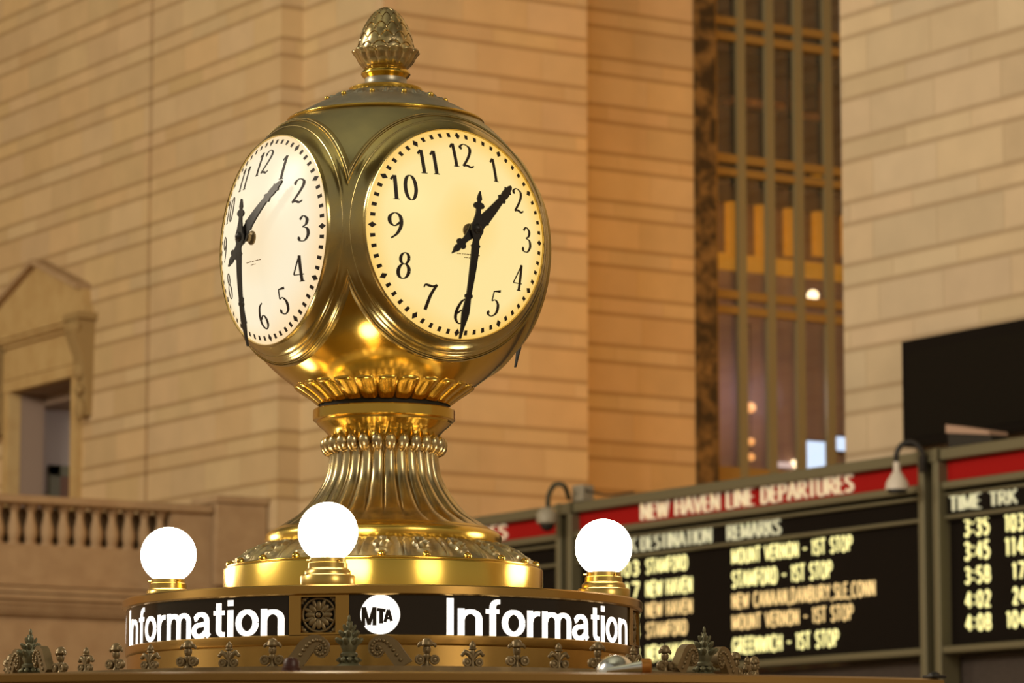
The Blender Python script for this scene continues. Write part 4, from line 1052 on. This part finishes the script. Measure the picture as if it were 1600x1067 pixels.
# ============================================================ BOOTH ROOF WITH ITS CREST
roof = thing('booth_roof', 'bronze booth roof edge with a row of cast crest ornaments', 'roof', (0, 0, 2.0))
prf = []
R1, R2 = 2.8, 1.24
aL, aR = az_of(-75), az_of(26.2)
ro = MB()
sec = [(R2 - .5, .105), (R2, .105), (R1 - .03, .042), (R1, .037), (R1, .022), (R1 - .012, .019), (R1 - .012, .012), (R1 + .0, .008), (R1, -.06), (R1 - .05, -.10), (R2 - .5, -.10)]
ro.arc(sec, aL, aR, 90)
ro.build('cornice', M['bronze_roof'], roof, smooth=30)
MB().lathe([(.70, .02), (R2 - .05, .02), (R2 - .05, .135), (.70, .135)], 120, cap=False).build('roof_deck', M['bronze_dark'], roof)
zk = .1345; RK = 1.07; s9 = 9.66/F
def KT(phi):
    a = az_of(phi); return Matrix.Translation((RK*cos(a), RK*sin(a), zk)) @ Matrix.Rotation(a + pi/2, 4, 'Z') @ Matrix.Scale(s9, 4)   # local x = right, -y = outward, z = up
def flat(poly, h=6):   # polygon in x,z extruded along y
    return [(x, z) for x, z in poly]
XZ = Matrix(((1, 0, 0, 0), (0, 0, 1, 0), (0, 1, 0, 0), (0, 0, 0, 1)))
def palmette():
    m = MB()
    m.lathe([(22, 0), (21, 3), (15, 7), (11, 13), (9.5, 16), (13.5, 18), (14, 22), (10, 25), (11, 28), (13.5, 34), (13.5, 42), (10, 48), (8, 56), (5, 64), (3, 70), (0, 74)], 16)
    for (z, r, n, ln, up, w) in ((42, 11, 7, 12, 6, 4.6), (53, 8, 6, 10, 7, 4.0), (62, 5, 5, 6, 9, 3), (68, 2, 3, 3, 8, 2.2), (14, 13, 9, 7, -5, 4)):
        for q in range(n):
            a = 2*pi*(q + .5*(z % 2))/n
            T = Matrix.Rotation(a, 4, 'Z')
            m.tube([(r*.6, 0, z - 7), (r + ln*.45, 0, z), (r + ln*.85, 0, z + up*.5), (r + ln, 0, z + up*.45)], [w, w*1.05, w*.6, .5], 6, T)
    m.ball((0, 0, 76), (2.6, 2.6, 6), 10, 8)
    return m
def scroll(sg):
    m = MB()
    path = CR([(88, 3), (76, 18), (66, 32), (56, 41), (45, 43), (37, 37), (36, 27), (43, 21), (50, 25), (48, 32), (44, 31)], 6)
    n = len(path); hw = [5.5 + 14*max(0, 1 - i/(n*.45)) if i < n*.45 else 6.2 - 3.0*(i/n - .45)/.55 for i in range(n)]
    hw = [min(h_, 13) for h_ in hw]
    f = lambda u, v, h: (sg*u, -h, max(v, 0))
    m.ribbon(path, hw, f, -7, 7)
    for i in range(4, n - 4, 3):               # leaf beads along the outer edge
        x, y = path[i]; m.ball((sg*x, -7, max(y, 2)), (3.2, 3, 3.2), 8, 6)
    m.ball((sg*44.5, 0, 30), (4, 9, 4), 10, 8)
    return m
def volutes(m, x, z, r):
    for sg in (-1, 1):
        m.ball((sg*x, 0, z), (r, r*.8, r), 12, 8); m.torus(r*.75, r*.28, 0, 16, 6, Matrix.Translation((sg*x, -r*.6, z)) @ Matrix.Rotation(pi/2, 4, 'X'))
def mask():
    m = MB()
    m.lathe([(8, 0), (7, 3), (4, 8), (3.5, 14), (6, 18), (5, 22)], 12)
    volutes(m, 11.5, 13.5, 7.6)
    for sg in (-1, 1): m.tube([(sg*3, 0, 6), (sg*6, 0, 3), (sg*10, 0, 1), (sg*14, 0, 0)], [3, 3, 2.6, 2], 8)
    m.ball((0, 0, 29), (6.2, 6, 8.6), 14, 10); m.ball((0, -6, 27.5), (1.3, 2, 2.4), 8, 6)                       # face and nose
    for sg in (-1, 1): m.ball((sg*2.4, -5.4, 30.5), (1.3, 1, .9), 8, 6)
    m.lathe([(0, 34), (8, 34.5), (9.5, 36.5), (8.5, 39), (8, 42), (5.5, 45.5), (2, 47), (0, 47.2)], 16)       # hat-like cap
    for sg in (-1, 1): m.tube([(sg*6, 0, 38), (sg*10, 0, 38), (sg*13, 0, 35), (sg*13.5, 0, 32.5)], [3, 3.2, 2.6, 1], 8)
    return m
def fleuron():
    m = MB()
    m.lathe([(7, 0), (5, 4), (3, 10), (3.4, 20), (4.5, 26), (3, 30), (5, 33), (5.5, 36), (3.5, 40), (0, 44)], 12)
    volutes(m, 9.5, 10, 6.6)
    for sg in (-1, 1):
        m.tube([(0, 0, 14), (sg*6, 0, 23), (sg*12, 0, 26), (sg*17, 0, 22)], [3, 4.2, 4.4, 2], 8); m.ball((sg*16, 0, 21.5), (3.2, 4, 3), 8, 6)
    m.torus(4.6, 1.6, 31, 16, 6)
    return m
src = {}
def put(name, key, phi, builder, m):
    T = KT(phi)
    if key not in src: src[key] = builder().build(name, m, roof, smooth=50); o = src[key]
    else: o = src[key].copy(); C.objects.link(o)
    o.matrix_local = T
for big in (-64.5, -4.7, 54.6):
    put('palmette', 'p', big, palmette, M['verdigris'])
    put('scroll_bracket', 'sl', big, lambda: scroll(-1), M['bronze_dark'])
    put('scroll_bracket', 'sr', big, lambda: scroll(1), M['bronze_dark'])
for i in range(7):
    for (c0, sgn, stp) in ((-4.7, 1, 6.45), (-4.7, -1, 6.45), (54.6, 1, 6.45), (-64.5, -1, 6.45)):
        phi = c0 + sgn*(10.8 + stp*i)
        if abs(c0) > 10 and i > 4: continue
        if i % 2 == 0: put('mask_finial', 'm', phi, mask, M['bronze_dark'])
        else: put('fleuron_finial', 'f', phi, fleuron, M['bronze_dark'])
# ---- small things lying on the roof edge
def roofpt(px, py, r):                        # where a pixel ray meets the roof at radius r on the near side
    d = ray(px, py); t_ = ((-CAM.x*d.x - CAM.y*d.y) - sqrt((CAM.x*d.x + CAM.y*d.y)**2 - (d.x**2 + d.y**2)*(CAM.x**2 + CAM.y**2 - r*r)))/(d.x**2 + d.y**2)
    return CAM + d*t_
def deck(r): return 2.105 - .063*(r - R2)/(R1 - .03 - R2)
p = roofpt(962, 1050, 2.3); p.z = deck(2.3)
dm_ = thing('dome_cover', 'shiny silver dome on the booth roof edge below the right lettering', 'dome', p)
MB().lathe([(.044, 0), (.044, .008), (.042, .017), (.036, .029), (.025, .039), (.012, .044), (0, .0455)], 32).build('shell', M['chrome'], dm_)
MB().lathe([(.046, -.004), (.046, .003), (.04, .004)], 32, cap=False).build('flange', M['chrome'], dm_)
p = roofpt(1000, 1052, 2.45); p.z = deck(2.45)
sp_ = thing('spotlight_tube', 'silver tube with a copper coloured end beside the silver dome', 'spotlight', p)
dirv = Vector((rt[0], rt[1], 0)); 
MB().tube([-dirv*.075 + Vector((0, 0, .008)), -dirv*.03 + Vector((0, 0, .013)), dirv*.012 + Vector((0, 0, .017))], [.006, .010, .016], 14).build('barrel', M['chrome'], sp_)
MB().tube([dirv*.004 + Vector((0, 0, .017)), dirv*.022 + Vector((0, 0, .018)), dirv*.026 + Vector((0, 0, .018))], [.018, .018, .014], 16).build('end_cap', M['copper'], sp_)
p = roofpt(455, 1050, 2.5); p.z = deck(2.5)
kb = thing('rubber_stop', 'dark red rounded knob on the booth roof edge below the left lettering', 'knob', p)
MB().lathe([(.021, 0), (.021, .010), (.018, .012), (.0175, .024), (.013, .031), (0, .033)], 20).build('cap', M['maroon'], kb)
MB().lathe([(.023, -.001), (.023, .004), (.021, .0045)], 20, cap=False).build('foot', M['maroon'], kb)
p = roofpt(1460, 1062, 2.76); p.z = deck(2.76)
ek = thing('end_clip', 'small dark clip at the right end of the booth roof edge', 'clip', p)
MB().box((-.02, -.02, 0), (.02, .02, .008)).build('plate', M['black'], ek, bevel=.003)
MB().ball((0, 0, .008), (.014, .014, .008), 12, 8).build('screw_head', M['black'], ek)
# booth body carrying the roof
struct('trim_7', MB().lathe([(1.9, 0), (1.9, 1.1), (2.0, 1.14), (2.0, 1.2), (1.3, 1.2), (1.3, 1.9), (.9, 1.9)], 64, cap=True), mat('booth_marble', (.45, .32, .2), 0, .4))
